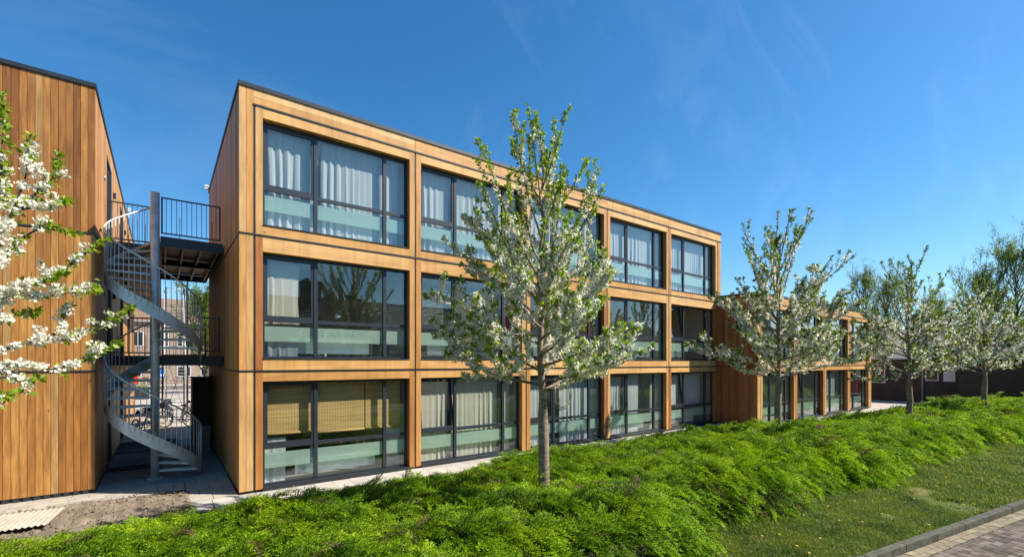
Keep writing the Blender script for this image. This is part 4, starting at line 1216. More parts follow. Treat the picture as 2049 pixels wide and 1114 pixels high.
def gable_house(name, label, x0, x1, yf, yb, eave, ridge, wall, roofm, face=-1, wins=(), doorsx=(), group=None):
    """terrace along x; front wall at y=yf (outward sign face), back at yb"""
    r = empty(name, (0, 0, 0)); tag(r, label, 'house', group)
    b = MB(1); yr = (yf+yb)/2
    b.box((x0, min(yf, yb), 0), (x1, max(yf, yb), eave))
    for x in (x0, x1-0.25):
        P = [(x, yf, eave+0.001), (x, yb, eave+0.001), (x, yr, ridge-0.15)]; Q = [(p[0]+0.25, p[1], p[2]) for p in P]
        b.face(P); b.face(list(reversed(Q)))
        for k in range(3): b.face([P[k], Q[k], Q[(k+1) % 3], P[(k+1) % 3]])
    b.build('wall', MT[wall], r)
    t = MB(2); oh = 0.35
    for (ya, s_) in ((yf, 1), (yb, -1)):
        n = 28; d = Vector((0, yr-ya, ridge-eave)); Ls = d.length; d.normalize()
        e0 = Vector((0, ya, eave+0.05)) - d*oh
        tot = Ls + oh
        for i in range(n):                                    # overlapping tile courses
            p0 = e0 + d*(tot*i/n); p1 = e0 + d*(tot*(i+1)/n+0.02)
            up = Vector((0, -d.z*(1 if d.y > 0 else -1), abs(d.y)))
            a0_, a1_ = p0+up*0.05, p1+up*0.0
            A = [(x0-0.15, a0_.y, a0_.z), (x1+0.15, a0_.y, a0_.z), (x1+0.15, a1_.y, a1_.z), (x0-0.15, a1_.y, a1_.z)]
            t.face(A if d.y > 0 else list(reversed(A)), None, t.r.random())
            B = [(x0-0.15, p0.y, p0.z-0.02), (x1+0.15, p0.y, p0.z-0.02), A[1], A[0]]
            t.face(B, None, 0.5)
    t.bar((x0-0.15, yr, ridge+0.06), (x1+0.15, yr, ridge+0.06), 0.22, 0.12)
    t.build('roof', MT[roofm], r)
    g = MB(3); g.box((x0-0.2, yf+face*0.30, eave-0.18), (x1+0.2, yf+face*0.42, eave-0.06)); g.build('gutter', MT['alu'], r)
    for (x, z, w_, h, m) in wins: window_boxes(r, x, yf, z, w_, h, face=face, mull=m)
    for x in doorsx:
        d = MB(4); d.box((x, yf+face*0.02, 0.05), (x+1.0, yf+face*0.06, 2.1)); o = d.build('door', MT['redpl'], r)
        h = MB(5); h.box((x+0.85, yf+face*0.061, 1.0), (x+0.9, yf+face*0.09, 1.15)); h.build('handle', MT['chrome'], o)
    return r
fw = []
for i in range(-9, 14):
    fw.append((i*2.6-1.0, 0.95, 1.5, 1.35, 1)); fw.append((i*2.6-1.0, 4.9, 1.7, 1.9, 2))
gable_house('terraced_house', 'long red brick terrace with white windows across the far square', -24, 36, 76, 86, 8.2, 11.6, 'brickred', 'claylight', -1, fw, (-3.4, 8.6))
sheet('street', [(-60, 60), (60, 60), (60, 66), (-60, 66)], 0.006, MT['clinker'])
b = MB(3); b.box((-60, 66, 0), (60, 66.15, 0.12)); tag(b.build('far_kerb', MT['kerb']), kind='structure')
# white garden chairs by the far terrace
ch = empty('garden_chair'); tag(ch, 'left one of two white garden chairs before the far terrace', 'chair', 'white garden chairs')
b = MB(1); b.box((0, 0, 0.40), (0.5, 0.5, 0.44)); b.build('seat', MT['white'], ch)
b = MB(2)
for i in range(5): b.box((0.02+i*0.095, 0.47, 0.441), (0.09+i*0.095, 0.50, 0.98))
b.box((0.0, 0.465, 0.981), (0.5, 0.505, 1.04)); b.build('backrest', MT['white'], ch)
for (x, y) in ((0.0, 0.0), (0.45, 0.0), (0.0, 0.45), (0.45, 0.45)):
    b = MB(3); b.box((x, y, 0), (x+0.05, y+0.05, 0.399)); b.build('leg', MT['white'], ch)
for x in (-0.02, 0.47):
    b = MB(4); b.box((x, 0.0, 0.62), (x+0.05, 0.46, 0.66)); b.box((x, 0.0, 0.441), (x+0.04, 0.04, 0.619)); b.build('armrest', MT['white'], ch)
ch.location = (3.3, 74.3, 0)
c = copy_tree(ch); c.location = (4.45, 74.3, 0); c['label'] = 'right one of two white garden chairs before the far terrace'
# blue post box, red and white pole, planter
r = empty('post_box', (0.05, 62, 0)); tag(r, 'small blue box on a post beyond the passage', 'post box')
b = MB(1); b.box((-0.25, -0.2, 1.2), (0.35, 0.2, 2.1)); b.build('box', MT['bluepl'], r)
b = MB(2); b.box((-0.18, -0.212, 1.35), (0.28, -0.201, 1.6)); b.build('panel', MT['white'], r)
b = MB(3); b.box((0.0, -0.05, 0), (0.1, 0.05, 1.199)); b.build('leg', MT['steel'], r)
r = empty('striped_pole', (-1.45, 34.5, 0)); tag(r, 'red and white striped pole at the end of the left block', 'pole')
for i in range(6):
    b = MB(i); b.cyl((0, 0), 0.085, 0.3*i, 0.3*(i+1), 14); b.build('band', MT['redpl'] if i % 2 else MT['white'], r)
r = empty('planter', (-1.7, 46, 0)); tag(r, 'dark planter with purple flowers out on the square', 'planter')
b = MB(1); b.box((-0.7, -0.3, 0.0), (0.9, 0.3, 0.7)); b.build('box', MT['cabinet'], r)
rng = np.random.default_rng(5)
P = rng.uniform((-0.65, -0.25, 0.72), (0.85, 0.25, 1.15), (500, 3)); V = np.concatenate([P, P+rng.normal(0, 0.05, P.shape), P+rng.normal(0, 0.05, P.shape)]); F = np.stack([np.arange(500), np.arange(500)+500, np.arange(500)+1000], 1)
np_obj('leaves', V, F, MT['ivy'], r, rng.random(500))
P = rng.uniform((-0.65, -0.25, 1.0), (-0.1, 0.25, 1.3), (160, 3)); V = np.concatenate([P, P+rng.normal(0, 0.05, P.shape), P+rng.normal(0, 0.05, P.shape)]); F = np.stack([np.arange(160), np.arange(160)+160, np.arange(160)+320], 1)
np_obj('flowers', V, F, MT['purple'], r)

# ================================================================== BRICK BUILDING AT THE RIGHT
bb = empty('brick_building', (43.3, 7.0, 0)); tag(bb, 'low dark brick building with a pale pitched roof behind the trees at the right', 'building')
b = MB(1); b.box((0, -16, 0), (8, 26, 3.25)); b.build('wall', MT['brickdark'], bb)
b = MB(2)
for (xa, za, xb, zb_) in ((-0.35, 3.20, 4.0, 5.50), (8.35, 3.20, 4.0, 5.50)):
    n = 14
    for i in range(n):
        p = (xa+(xb-xa)*i/n, za+(zb_-za)*i/n+0.006); q = (xa+(xb-xa)*(i+1)/n, za+(zb_-za)*(i+1)/n)
        A = [(p[0], -16.3, p[1]), (q[0], -16.3, q[1]), (q[0], 26.3, q[1]), (p[0], 26.3, p[1])]
        b.face(A if xa > xb else list(reversed(A)), None, b.r.random())
for y in (-16.0, 25.8):
    b.face([(0, y, 3.25), (8, y, 3.25), (4, y, 5.45)]); b.face([(8, y+0.2, 3.25), (0, y+0.2, 3.25), (4, y+0.2, 5.45)])
b.build('roof', MT['rooftile'], bb)
b = MB(3); b.box((-0.48, -16.3, 3.08), (-0.32, 26.3, 3.20)); b.build('gutter', MT['white'], bb)
b = MB(4); b.tube([(-0.10, 1.75, 0), (-0.10, 1.75, 2.9), (-0.40, 1.75, 3.08)], 0.055, 10); b.build('downpipe', MT['galv'], bb)
for (y, z, w_, h, m) in ((0.90, 1.55, 0.72, 0.82, 0), (3.9, 1.30, 0.95, 1.45, 1), (5.6, 1.30, 0.95, 1.45, 1), (8.0, 0.9, 1.0, 1.9, 0), (11, 1.2, 1.2, 1.4, 1)):
    window_boxes(bb, 0, y, z, w_, h, face=-1, axis='x', mull=m)
b = MB(5); b.box((-0.03, 0.05, 1.52), (-0.001, 0.66, 2.33)); b.build('panel', MT['white'], bb)
r = empty('brick_annex', (41.9, -9.0, 0)); tag(r, 'dark brick wing in shade at the far right edge', 'building')
b = MB(1); b.box((0, 0, 0), (1.38, 15.7, 2.75)); b.build('wall', MT['brickdark'], r)
b = MB(2); b.box((-0.15, -0.15, 2.751), (1.38, 15.8, 2.88)); b.build('roof_edge', MT['trim'], r)
window_boxes(r, 0, 9.0, 1.3, 1.1, 1.1, face=-1, axis='x', mull=1)

# ================================================================== HOUSES ACROSS THE ROAD (seen mirrored in the windows)
hw_ = []
for i in range(12):
    hw_.append((-1.0+i*3.3, 1.0, 1.9, 1.4, 1))
gable_house('road_house', 'dark tiled terrace across the road, mirrored in the middle-floor windows', -3, 26, -10.0, -19.0, 4.1, 7.7, 'brickhouse', 'clay', 1, hw_[:8], (1.5, 11.5))
b = MB(1); b.box((8.6, -15.6, 6.9), (9.9, -14.3, 9.0)); b.box((8.5, -15.7, 9.001), (10.0, -14.2, 9.12)); b.box((8.9, -15.2, 9.121), (9.15, -14.95, 9.4)); b.box((9.35, -15.2, 9.121), (9.6, -14.95, 9.4))
o = b.build('chimney', MT['brickhouse']); o.parent = bpy.data.objects['road_house']
gable_house('road_house', 'second terrace across the road with a lighter roof, mirrored farther along', 30, 56, -14.0, -23.0, 4.1, 7.7, 'brickhouse', 'claylight', 1, [(31+i*3.3, 1.0, 1.9, 1.4, 1) for i in range(7)], (33.5,))
b = MB(1); b.box((38.6, -19.6, 6.9), (39.9, -18.3, 9.0)); o = b.build('chimney', MT['brickhouse']); o.parent = bpy.data.objects['road_house.001']

# ================================================================== CHERRY TREES
def unit(v): return v / (np.linalg.norm(v, axis=-1, keepdims=True) + 1e-9)

def rot_frames(rng, n, axis=None, spread=0.6):
    """n random orthonormal frames whose x axis follows `axis`"""
    x = unit(rng.normal(0, 1, (n, 3))) if axis is None else unit(axis + rng.normal(0, spread, (n, 3)))
    t = unit(rng.normal(0, 1, (n, 3)))
    y = unit(np.cross(x, t)); z = np.cross(x, y)
    return np.stack([x, y, z], 2)           # columns

def grow(rng, p, d, Ln, n, up=0.15, wob=0.12):
    pts = [np.array(p, float)]; d = unit(np.array(d, float)); s = Ln / n
    for i in range(n):
        d = unit(d + np.array([0, 0, up/n*3]) + rng.normal(0, wob, 3)*0.6)
        pts.append(pts[-1] + d*s)
    return np.array(pts)

def along(pts, t):
    """points and directions at fractions t of a polyline"""
    seg = np.linalg.norm(np.diff(pts, axis=0), axis=1); cum = np.concatenate([[0], np.cumsum(seg)]); L_ = cum[-1]
    q = np.clip(t, 0, 0.9999)*L_; i = np.clip(np.searchsorted(cum, q, side='right')-1, 0, len(seg)-1)
    f = (q - cum[i])/np.maximum(seg[i], 1e-6)
    return pts[i] + (pts[i+1]-pts[i])*f[:, None], unit(pts[i+1]-pts[i]), L_

LEAF = np.array([[0, 0, 0], [0.45, 0.26, 0.06], [1.0, 0, -0.10], [0.45, -0.26, 0.06]])

def leaves_obj(name, rng, P, D, size, mat, parent, droop=0.35, spread=0.7, tbias=0.0):
    n = len(P)
    ax = D*0.45 + np.array([0, 0, -droop])
    Fm = rot_frames(rng, n, ax, spread)
    sz = size*rng.uniform(0.65, 1.3, (n, 1, 1))
    V = np.einsum('nij,kj->nki', Fm, LEAF)*sz + P[:, None, :]
    F = np.arange(4*n).reshape(n, 4)
    return np_obj(name, V.reshape(-1, 3), F, mat, parent, np.clip(rng.beta(2, 2, n)+tbias, 0, 1))

def flowers_obj(name, rng, P, size, mat, parent):
    """open cupped five-petalled flowers"""
    n = len(P); k = 5
    a = np.arange(k)/k*2*np.pi
    base = [[0, 0, 0]]
    for j in range(k):
        base.append([math.cos(a[j]), math.sin(a[j]), 0.38])
    base = np.array(base)*0.5
    Fm = rot_frames(rng, n)
    V = np.einsum('nij,kj->nki', Fm, base)*(size*rng.uniform(0.75, 1.25, (n, 1, 1))) + P[:, None, :]
    f = np.array([[0, 1+j, 1+(j+1) % k] for j in range(k)])
    F = (f[None]+ (np.arange(n)*(k+1))[:, None, None]).reshape(-1, 3)
    tone = np.repeat(rng.random(n), k)*0.8 + rng.random(n*k)*0.2
    return np_obj(name, V.reshape(-1, 3), F, mat, parent, tone)

def cherry(label, x, y, H, th, Wd, seed, nprim=24, fl_size=0.034, leaf=0.062, density=1.0, bl_top=0.62, lean=(0, 0), trunk_r=0.105, cluster=11, leafmat_='leaf', z0=0.0):
    rng = np.random.default_rng(seed)
    root = empty('cherry_tree', (x, y, z0)); tag(root, label, 'tree', 'blossoming cherry trees in the juniper bed')
    wood_ = MB(seed)
    tr = [np.array([0, 0, -0.05])]
    n = 16
    wob = rng.normal(0, 0.020, (n, 2)); wob[:5] *= 0.3
    for i in range(1, n+1):
        f = i/n
        tr.append(np.array([lean[0]*f + wob[i-1, 0]*(1+f*2), lean[1]*f + wob[i-1, 1]*(1+f*2), H*0.93*f]))
    tr = np.array(tr)
    zf = th/H
    rad = [trunk_r*(1.25 if i == 0 else (1.0 - 0.16*(i/n)/zf if i/n < zf else max(0.10, 0.62*(1-(i/n-zf)/(1-zf))**0.9))) for i in range(n+1)]
    wood_.tube([tuple(p) for p in tr], rad, 14)
    twigs = []              # (pts, order, zfrac)
    nlow = int(nprim*0.52); nup = nprim - nlow
    for i in range(nprim):
        low = i < nlow
        f = (i+0.3)/nlow if low else (i-nlow+0.3)/nup
        if low: z = th + (H-th)*0.36*f**1.1
        else: z = th + (H-th)*(0.22 + 0.56*f)
        z = min(z, H*0.86)
        P, D, _ = along(tr, np.array([z/(H*0.93)])); p = P[0]
        az = i*2.39996 + rng.uniform(-0.35, 0.35)
        if low:
            tilt = R_(84 - 30*f + rng.uniform(-6, 6))
            Ln = Wd*float(np.interp(f, [0, 0.2, 0.6, 1.0], [0.88, 1.10, 1.05, 0.86]))*rng.uniform(0.82, 1.12)
            pts = grow(rng, p, (math.sin(tilt)*math.cos(az), math.sin(tilt)*math.sin(az), math.cos(tilt)), Ln, 8, up=0.13, wob=0.12)
        else:
            tilt = R_(44 - 28*f + rng.uniform(-7, 7))
            zt = H*(0.80 + 0.18*rng.random())*(1 - 0.16*(1-f)*rng.random())
            Ln = min((zt - z)/math.cos(tilt), Wd*0.92/math.sin(tilt)*(1-0.25*f), 2.6*H/8)
            pts = grow(rng, p, (math.sin(tilt)*math.cos(az), math.sin(tilt)*math.sin(az), math.cos(tilt)), Ln, 8, up=0.10, wob=0.07)
        fz = (z-th)/(H-th) if low else 0.45 + 0.5*f
        r0 = trunk_r*0.25*(1-0.55*fz)+0.004
        wood_.tube([tuple(q) for q in pts], [r0*(1-0.82*k/8) for k in range(9)], 6)
        twigs.append((pts, 1, fz))
        ns_ = max(3, int(Ln/(0.16 if low else 0.30)*density**0.4))
        for k in range(ns_):
            t = (0.16 if low else 0.25) + (0.80 if low else 0.62)*(k+rng.random()*0.7)/ns_
            P, D, _ = along(pts, np.array([t]))
            side = unit(np.cross(D[0], rng.normal(0, 1, 3)))
            if low: dd = unit(D[0]*0.8 + side*0.75 + np.array([0, 0, 0.25]))
            else: dd = unit(D[0]*1.0 + side*0.48 + np.array([0, 0, 0.25]))
            l2 = (Ln*0.36*(1.1-t*0.75) if low else Ln*0.34*(1.15-t*0.8))*rng.uniform(0.5, 1.3) + 0.10
            q = grow(rng, P[0], dd, l2, 5, up=0.16, wob=0.14 if low else 0.06)
            wood_.tube([tuple(w_) for w_ in q], [0.0075*(1-0.15*m) for m in range(6)], 4, cap=False)
            twigs.append((q, 2, fz))
            if low and l2 > 0.35:
                for m in range(int(l2/0.16)):
                    P3, D3, _ = along(q, np.array([rng.uniform(0.2, 0.9)]))
                    s3 = unit(np.cross(D3[0], rng.normal(0, 1, 3)))
                    q3 = grow(rng, P3[0], unit(D3[0]*0.6+s3*0.8+np.array([0, 0, .2])), rng.uniform(0.10, 0.26), 3, up=0.2, wob=0.15)
                    wood_.tube([tuple(w_) for w_ in q3], [0.0045, 0.004, 0.003, 0.002], 4, cap=False)
                    twigs.append((q3, 3, fz))
    twigs.append((tr[-6:], 1, 0.95))
    wood_.build('trunk', MT['bark'], root)
    foliage(root, rng, twigs, fl_size, leaf, density, bl_top, cluster, leafmat_)
    return root

def foliage(root, rng, twigs, fl_size, leaf, density, bl_top, cluster, leafmat_):
    LP, LD, FP = [], [], []
    for pts, order, f in twigs:
        L_ = np.linalg.norm(np.diff(pts, axis=0), axis=1).sum()
        spire = f > 0.42
        bl = float(np.interp(f, [0, 0.40, 0.55, 0.75, 1.0], [1.0, 1.0, 0.55, 0.28, 0.08]))
        lo, hi = (0.25 if order == 1 else 0.03), (0.62 if spire else (0.90 if order < 3 else 1.0))
        n = rng.poisson(max(0, L_*(hi-lo)/0.046*density*bl))
        if n:
            tq = rng.uniform(lo, hi, n); tq = np.clip(np.round(tq*L_/0.12)*0.12/max(L_, .05) + rng.normal(0, 0.018/max(L_, .05), n), 0, 1)
            P, D, _ = along(pts, tq)
            for p in P + rng.normal(0, 0.020, P.shape) + np.array([0, 0, -0.008]):
                m = rng.integers(int(cluster*0.6), int(cluster*1.4)+1)
                FP.append(p + unit(rng.normal(0, 1, (m, 3)))*0.055*rng.uniform(0.5, 1.1, (m, 1)))
        if spire:
            n = rng.poisson(L_*46*(0.55+0.45*density)); t = 1 - rng.beta(1.0, 1.5, n)*0.85
            t = np.clip(np.round(t*L_/0.055)*0.055/max(L_, 0.05) + rng.normal(0, 0.010, n), 0, 1)
        else:
            n = rng.poisson(L_*(18 if order == 1 else 38)*density); t = 1 - rng.beta(1.0, 2.2, n)*0.8
        if n:
            P, D, _ = along(pts, t); LP.append(P + rng.normal(0, 0.014, P.shape)); LD.append(D)
        m = 12
        P, D, _ = along(pts, 1-rng.random(m)*0.13*(1 if order > 1 else 0.5)); LP.append(P+rng.normal(0, 0.014, P.shape)); LD.append(D)
    LP = np.concatenate(LP); LD = np.concatenate(LD)
    leaves_obj('leaves', rng, LP, LD, leaf, MT[leafmat_], root, droop=0.25)
    if FP:
        flowers_obj('blossom', rng, np.concatenate(FP), fl_size, MT['petal'], root)

cherry('blossoming cherry tree in front of the tall block, nearest the picture\'s middle', 5.61, 6.46, 7.75, 2.35, 1.85, 191, nprim=40, lean=(-0.05, 0.05), trunk_r=0.108, density=0.86, leaf=0.07, cluster=14)
cherry('blossoming cherry tree standing before the joint of the tall and low blocks', 16.29, 6.97, 8.5, 2.15, 2.40, 240, nprim=38, trunk_r=0.12, density=0.58, leaf=0.075, leafmat_='leafdull', fl_size=0.042, lean=(0.05, 0), cluster=13)
cherry('blossoming cherry tree before the brick building, just right of the low block', 23.99, 5.26, 7.7, 2.1, 2.3, 357, nprim=36, trunk_r=0.12, density=0.38, leaf=0.08, leafmat_='leafdull', fl_size=0.050)
cherry('rightmost blossoming cherry tree, before the dark brick wall', 31.33, 4.08, 7.4, 2.2, 2.8, 324, nprim=36, trunk_r=0.12, density=0.34, leaf=0.085, leafmat_='leafdull', fl_size=0.054)

# near tree at the left: limbs reach into the picture from a trunk outside it
LIMBS = [
 [(-1.67, 5.89, 2.73), (-1.29, 5.86, 3.31), (-1.19, 6.03, 3.95), (-1.16, 6.14, 4.65), (-1.17, 6.27, 5.37)],
 [(-1.41, 5.7, 3.17), (-1.21, 6.05, 3.86), (-1.09, 6.21, 4.28), (-0.94, 6.22, 4.48), (-0.82, 6.26, 4.68), (-0.8, 6.24, 4.9)],
 [(-1.09, 6.21, 4.28), (-1.03, 6.29, 4.64), (-1.01, 6.34, 5.04)],
 [(-1.09, 6.21, 4.28), (-0.89, 6.18, 4.34), (-0.71, 6.18, 4.44)],
 [(-1.45, 5.86, 3.05), (-1.21, 6.05, 3.68), (-1.05, 6.18, 4.01), (-0.87, 6.17, 4.18), (-0.68, 6.28, 4.14)],
 [(-1.49, 6.01, 2.89), (-1.24, 6.2, 3.34), (-1.11, 6.35, 3.53), (-0.94, 6.47, 3.69), (-0.76, 6.46, 3.84), (-0.7, 6.54, 3.93), (-0.55, 6.55, 4.12), (-0.45, 6.61, 4.21)],
 [(-1.32, 6.01, 3.19), (-1.17, 6.15, 3.5), (-1.0, 6.14, 3.58), (-0.84, 6.15, 3.65), (-0.73, 6.19, 3.76)],
 [(-1.32, 6.01, 3.23), (-1.1, 6.22, 3.54), (-0.97, 6.25, 3.49), (-0.82, 6.38, 3.53), (-0.66, 6.38, 3.6), (-0.53, 6.54, 3.64)],
 [(-1.59, 6.09, 2.72), (-1.2, 6.29, 2.98), (-1.09, 6.34, 3.03), (-0.93, 6.47, 3.09), (-0.73, 6.56, 3.11), (-0.64, 6.62, 3.19), (-0.47, 6.62, 3.28), (-0.36, 6.66, 3.41), (-0.25, 6.7, 3.48)],
 [(-0.93, 6.47, 3.09), (-0.82, 6.51, 3.2), (-0.8, 6.56, 3.33), (-0.78, 6.6, 3.46)],
 [(-1.59, 6.09, 2.59), (-1.13, 6.24, 2.85), (-1.02, 6.28, 2.84), (-0.86, 6.41, 2.8), (-0.67, 6.52, 2.86), (-0.53, 6.54, 2.98), (-0.37, 6.67, 3.08)],
 [(-1.35, 6.16, 2.71), (-1.14, 6.25, 2.73), (-1.02, 6.28, 2.7), (-0.94, 6.35, 2.72)],
 [(-1.62, 6.11, 2.3), (-1.17, 6.15, 2.53), (-1.1, 6.22, 2.57)],
 [(-1.45, 5.86, 2.97), (-1.24, 6.2, 3.25), (-1.08, 6.32, 3.32), (-0.95, 6.35, 3.37)],
]
def near_cherry():
    rng = np.random.default_rng(77)
    bx_, by_ = -2.55, 6.15
    root = empty('cherry_tree', (bx_, by_, 0)); tag(root, 'near cherry tree whose blossom-laden branches hang in at the left edge', 'tree', 'blossoming cherry trees in the juniper bed')
    b = MB(5)
    tr = np.array([[0, 0, -0.05], [0.01, 0.0, 0.8], [-0.01, 0.02, 1.6], [0.02, 0, 2.3], [0.0, -0.02, 3.2], [0.03, 0.03, 4.4], [0, 0, 6.0], [0, 0, 7.4]])
    b.tube([tuple(p) for p in tr], [0.13, 0.11, 0.10, 0.10, 0.075, 0.055, 0.03, 0.008], 14)
    off = np.array([bx_, by_, 0])
    tw = []
    for i, l_ in enumerate(LIMBS):
        pts = np.array(l_) - off
        main_ = i in (0, 1, 4, 5, 8, 10)
        if main_:
            j = np.array([[0.02, 0, max(1.9, pts[0, 2]-0.55)]])
            pts_t = np.concatenate([j, pts])
        elif i in (6, 7, 11, 12, 13):
            pts_t = np.concatenate([np.array([[0.02, 0, max(1.8, pts[0, 2]-0.8)]]), pts])
        else: pts_t = pts
        r0 = 0.022 if main_ else 0.012
        m = len(pts_t)
        b.tube([tuple(q) for q in pts_t], [max(0.0035, r0*(1-0.85*k/(m-1))) for k in range(m)], 7)
        tw.append((pts, i))
    # other limbs outside the picture, so the crown is whole
    extra = []
    for i in range(22):
        f = i/22; z = 2.3+4.6*f; az = 1.6 + i*2.39996
        if -0.9 < math.atan2(math.sin(az), math.cos(az)) < 1.0 and z < 5: az += PI
        tilt = R_(66-40*f); Ln = 1.7*(1-0.55*f)
        p = grow(rng, (0, 0, z), (math.sin(tilt)*math.cos(az), math.sin(tilt)*math.sin(az), math.cos(tilt)), Ln, 7, 0.25, 0.1)
        b.tube([tuple(q) for q in p], [0.02*(1-0.12*k) for k in range(8)], 5); extra.append((p, 1, f))
        for k in range(6):
            P, D, _ = along(p, np.array([rng.uniform(0.3, 0.95)])); s_ = unit(np.cross(D[0], rng.normal(0, 1, 3)))
            q = grow(rng, P[0], D[0]*0.7+s_*0.8, rng.uniform(0.25, 0.6), 4, 0.2, 0.12)
            b.tube([tuple(w_) for w_ in q], [0.006, 0.005, 0.004, 0.003, 0.002], 4, cap=False); extra.append((q, 2, f))
    LP, LD, FP = [], [], []
    for pts, i in tw:
        P, D, L_ = along(pts, np.array([0.5]))
        spurs = [(pts, 1.0)]
        ns_ = int(L_/0.12)
        for k in range(ns_):                                   # short blossom spurs
            t = rng.uniform(0.30, 0.88)
            P, D, _ = along(pts, np.array([t])); s_ = unit(np.cross(D[0], rng.normal(0, 1, 3)))
            q = grow(rng, P[0], D[0]*0.5+s_*0.8+np.array([0, 0, 0.15]), rng.uniform(0.05, 0.16), 3, 0.1, 0.12)
            b.tube([tuple(w_) for w_ in q], [0.004, 0.0035, 0.003, 0.002], 4, cap=False); spurs.append((q, 0.8))
        hi = 0.60 if i in (0,) else 0.80
        for q, wgt in spurs:
            lq = np.linalg.norm(np.diff(q, axis=0), axis=1).sum()
            n = max(1, int(lq*(12 if wgt == 1.0 else 14)))
            t = rng.uniform(0.28 if wgt == 1.0 else 0.2, hi if wgt == 1.0 else 1.0, n)
            if i == 0 and wgt == 1.0: t = rng.uniform(0.3, 0.6, n)
            # gather into clumps along the limb
            if wgt == 1.0: t = np.clip(np.round(t*6)/6 + rng.normal(0, 0.035, n), 0.2, hi)
            P, D, _ = along(q, t)
            for p in P:
                m = rng.integers(13, 25)
                FP.append(p + np.array([0, 0, 0.005]) + unit(rng.normal(0, 1, (m, 3)))*np.array([0.048, 0.048, 0.040])*rng.uniform(0.45, 1.15, (m, 1)))
        n = int(L_*46)
        t = 1-rng.beta(1, 3.2, n)*0.8; P, D, _ = along(pts, t); LP.append(P+rng.normal(0, 0.012, P.shape)); LD.append(D)
        P, D, _ = along(pts, 1-rng.random(16)*0.16); LP.append(P+rng.normal(0, 0.012, P.shape)); LD.append(D)
        for q, wgt in spurs[1:]:
            if rng.random() < 0.5:
                P, D, _ = along(q, 1-rng.random(4)*0.3); LP.append(P+rng.normal(0, 0.01, P.shape)); LD.append(D)
    b.build('trunk', MT['barkdark'], root)
    for p, o_, f in extra:
        P, D, _ = along(p, 1-rng.beta(1, 2, 40)*0.7); LP.append(P); LD.append(D)
        if f < 0.6:
            P, D, _ = along(p, rng.uniform(0.2, 0.8, 8))
            for q in P:
                FP.append(q + unit(rng.normal(0, 1, (14, 3)))*0.05)
    leaves_obj('leaves', rng, np.concatenate(LP), np.concatenate(LD), 0.062, MT['leaf'], root, droop=0.15, spread=0.55)
    flowers_obj('blossom', rng, np.concatenate(FP), 0.029, MT['petal'], root)
near_cherry()

# ================================================================== BACKGROUND TREES
def far_tree(name, label, x, y, H, Wd, seed, nleaf=5000, leaf=0.22, th=0.15, group=None, mat='springleaf', tilt0=50, nprim=34, cat='tree'):
    rng = np.random.default_rng(seed)
    root = empty(name, (x, y, 0)); tag(root, label, cat, group)
    b = MB(seed)
    tr = [np.array([0, 0, -0.1])] + [np.array([rng.normal(0, 0.10), rng.normal(0, 0.10), H*0.95*i/10]) for i in range(1, 11)]
    tr = np.array(tr); b.tube([tuple(p) for p in tr], [0.24*(1-i/10.6) for i in range(11)], 8)
    tw = []
    for i in range(nprim):
        f = (i+0.5)/nprim; z = H*(th+(0.93-th)*f); az = i*2.39996; tilt = R_(tilt0-22*f+rng.uniform(-8, 8))
        Ln = Wd*(math.sin(PI*min(1, 0.22+f*0.78))**0.6)*rng.uniform(0.7, 1.15)/math.sin(tilt)
        Ln = min(Ln, (H*1.03-z)/math.cos(tilt))
        P, D, _ = along(tr, np.array([z/(H*0.95)]))
        p = grow(rng, P[0], (math.sin(tilt)*math.cos(az), math.sin(tilt)*math.sin(az), math.cos(tilt)), Ln, 7, 0.3, 0.12)
        b.tube([tuple(q) for q in p], [0.07*(1-0.5*f)*(1-0.125*k) for k in range(8)], 5, cap=False)
        tw.append(p)
        for k in range(9):
            P, D, _ = along(p, np.array([rng.uniform(0.2, 0.97)])); s_ = unit(np.cross(D[0], rng.normal(0, 1, 3)))
            q = grow(rng, P[0], D[0]*0.8+s_*0.6+np.array([0, 0, .3]), Ln*rng.uniform(0.18, 0.42), 4, 0.25, 0.14)
            b.tube([tuple(w_) for w_ in q], [0.022, 0.018, 0.014, 0.010, 0.006], 4, cap=False); tw.append(q)
            for m in range(2):
                P, D, _ = along(q, np.array([rng.uniform(0.3, 1)])); s_ = unit(np.cross(D[0], rng.normal(0, 1, 3)))
                q2 = grow(rng, P[0], D[0]*0.8+s_*0.6, Ln*rng.uniform(0.08, 0.2), 3, 0.1, 0.14)
                b.tube([tuple(w_) for w_ in q2], [0.012, 0.010, 0.008, 0.006], 3, cap=False); tw.append(q2)
    b.build('trunk', MT['barkdark'], root)
    LP, LD = [], []
    k = max(2, nleaf//len(tw))
    for p in tw:
        P, D, _ = along(p, 1-rng.beta(1, 1.8, k)*0.8); LP.append(P+rng.normal(0, 0.13, P.shape)); LD.append(D)
    leaves_obj('leaves', rng, np.concatenate(LP), np.concatenate(LD), leaf, MT[mat], root)
    return root
BG = 'sparse spring trees beyond the brick building'
far_tree('birch_tree', 'leftmost pale green tree rising just beyond the low block\'s end', 62.9, 17.7, 12.3, 2.6, 31, 8000, 0.12, group=BG, tilt0=38)
far_tree('birch_tree', 'second pale green tree, behind the third cherry\'s crown', 59.9, 14.9, 10.6, 2.8, 32, 8000, 0.12, group=BG, tilt0=40)
far_tree('birch_tree', 'short pale tree in the dip between the third and fourth cherries', 73.1, 13.7, 9.4, 3.2, 33, 7000, 0.13, group=BG, tilt0=42)
far_tree('willow_tree', 'broad loose willow behind the fourth cherry', 70.6, 9.4, 11.7, 4.0, 34, 10000, 0.15, group=BG)
far_tree('willow_tree', 'tallest willow, with dense fresh leaf near the right edge', 70.0, 6.9, 14.2, 4.6, 35, 15000, 0.15, group=BG)
far_tree('willow_tree', 'large willow cut by the right edge of the picture', 72.0, 2.8, 15.0, 5.0, 36, 14000, 0.15, group=BG)
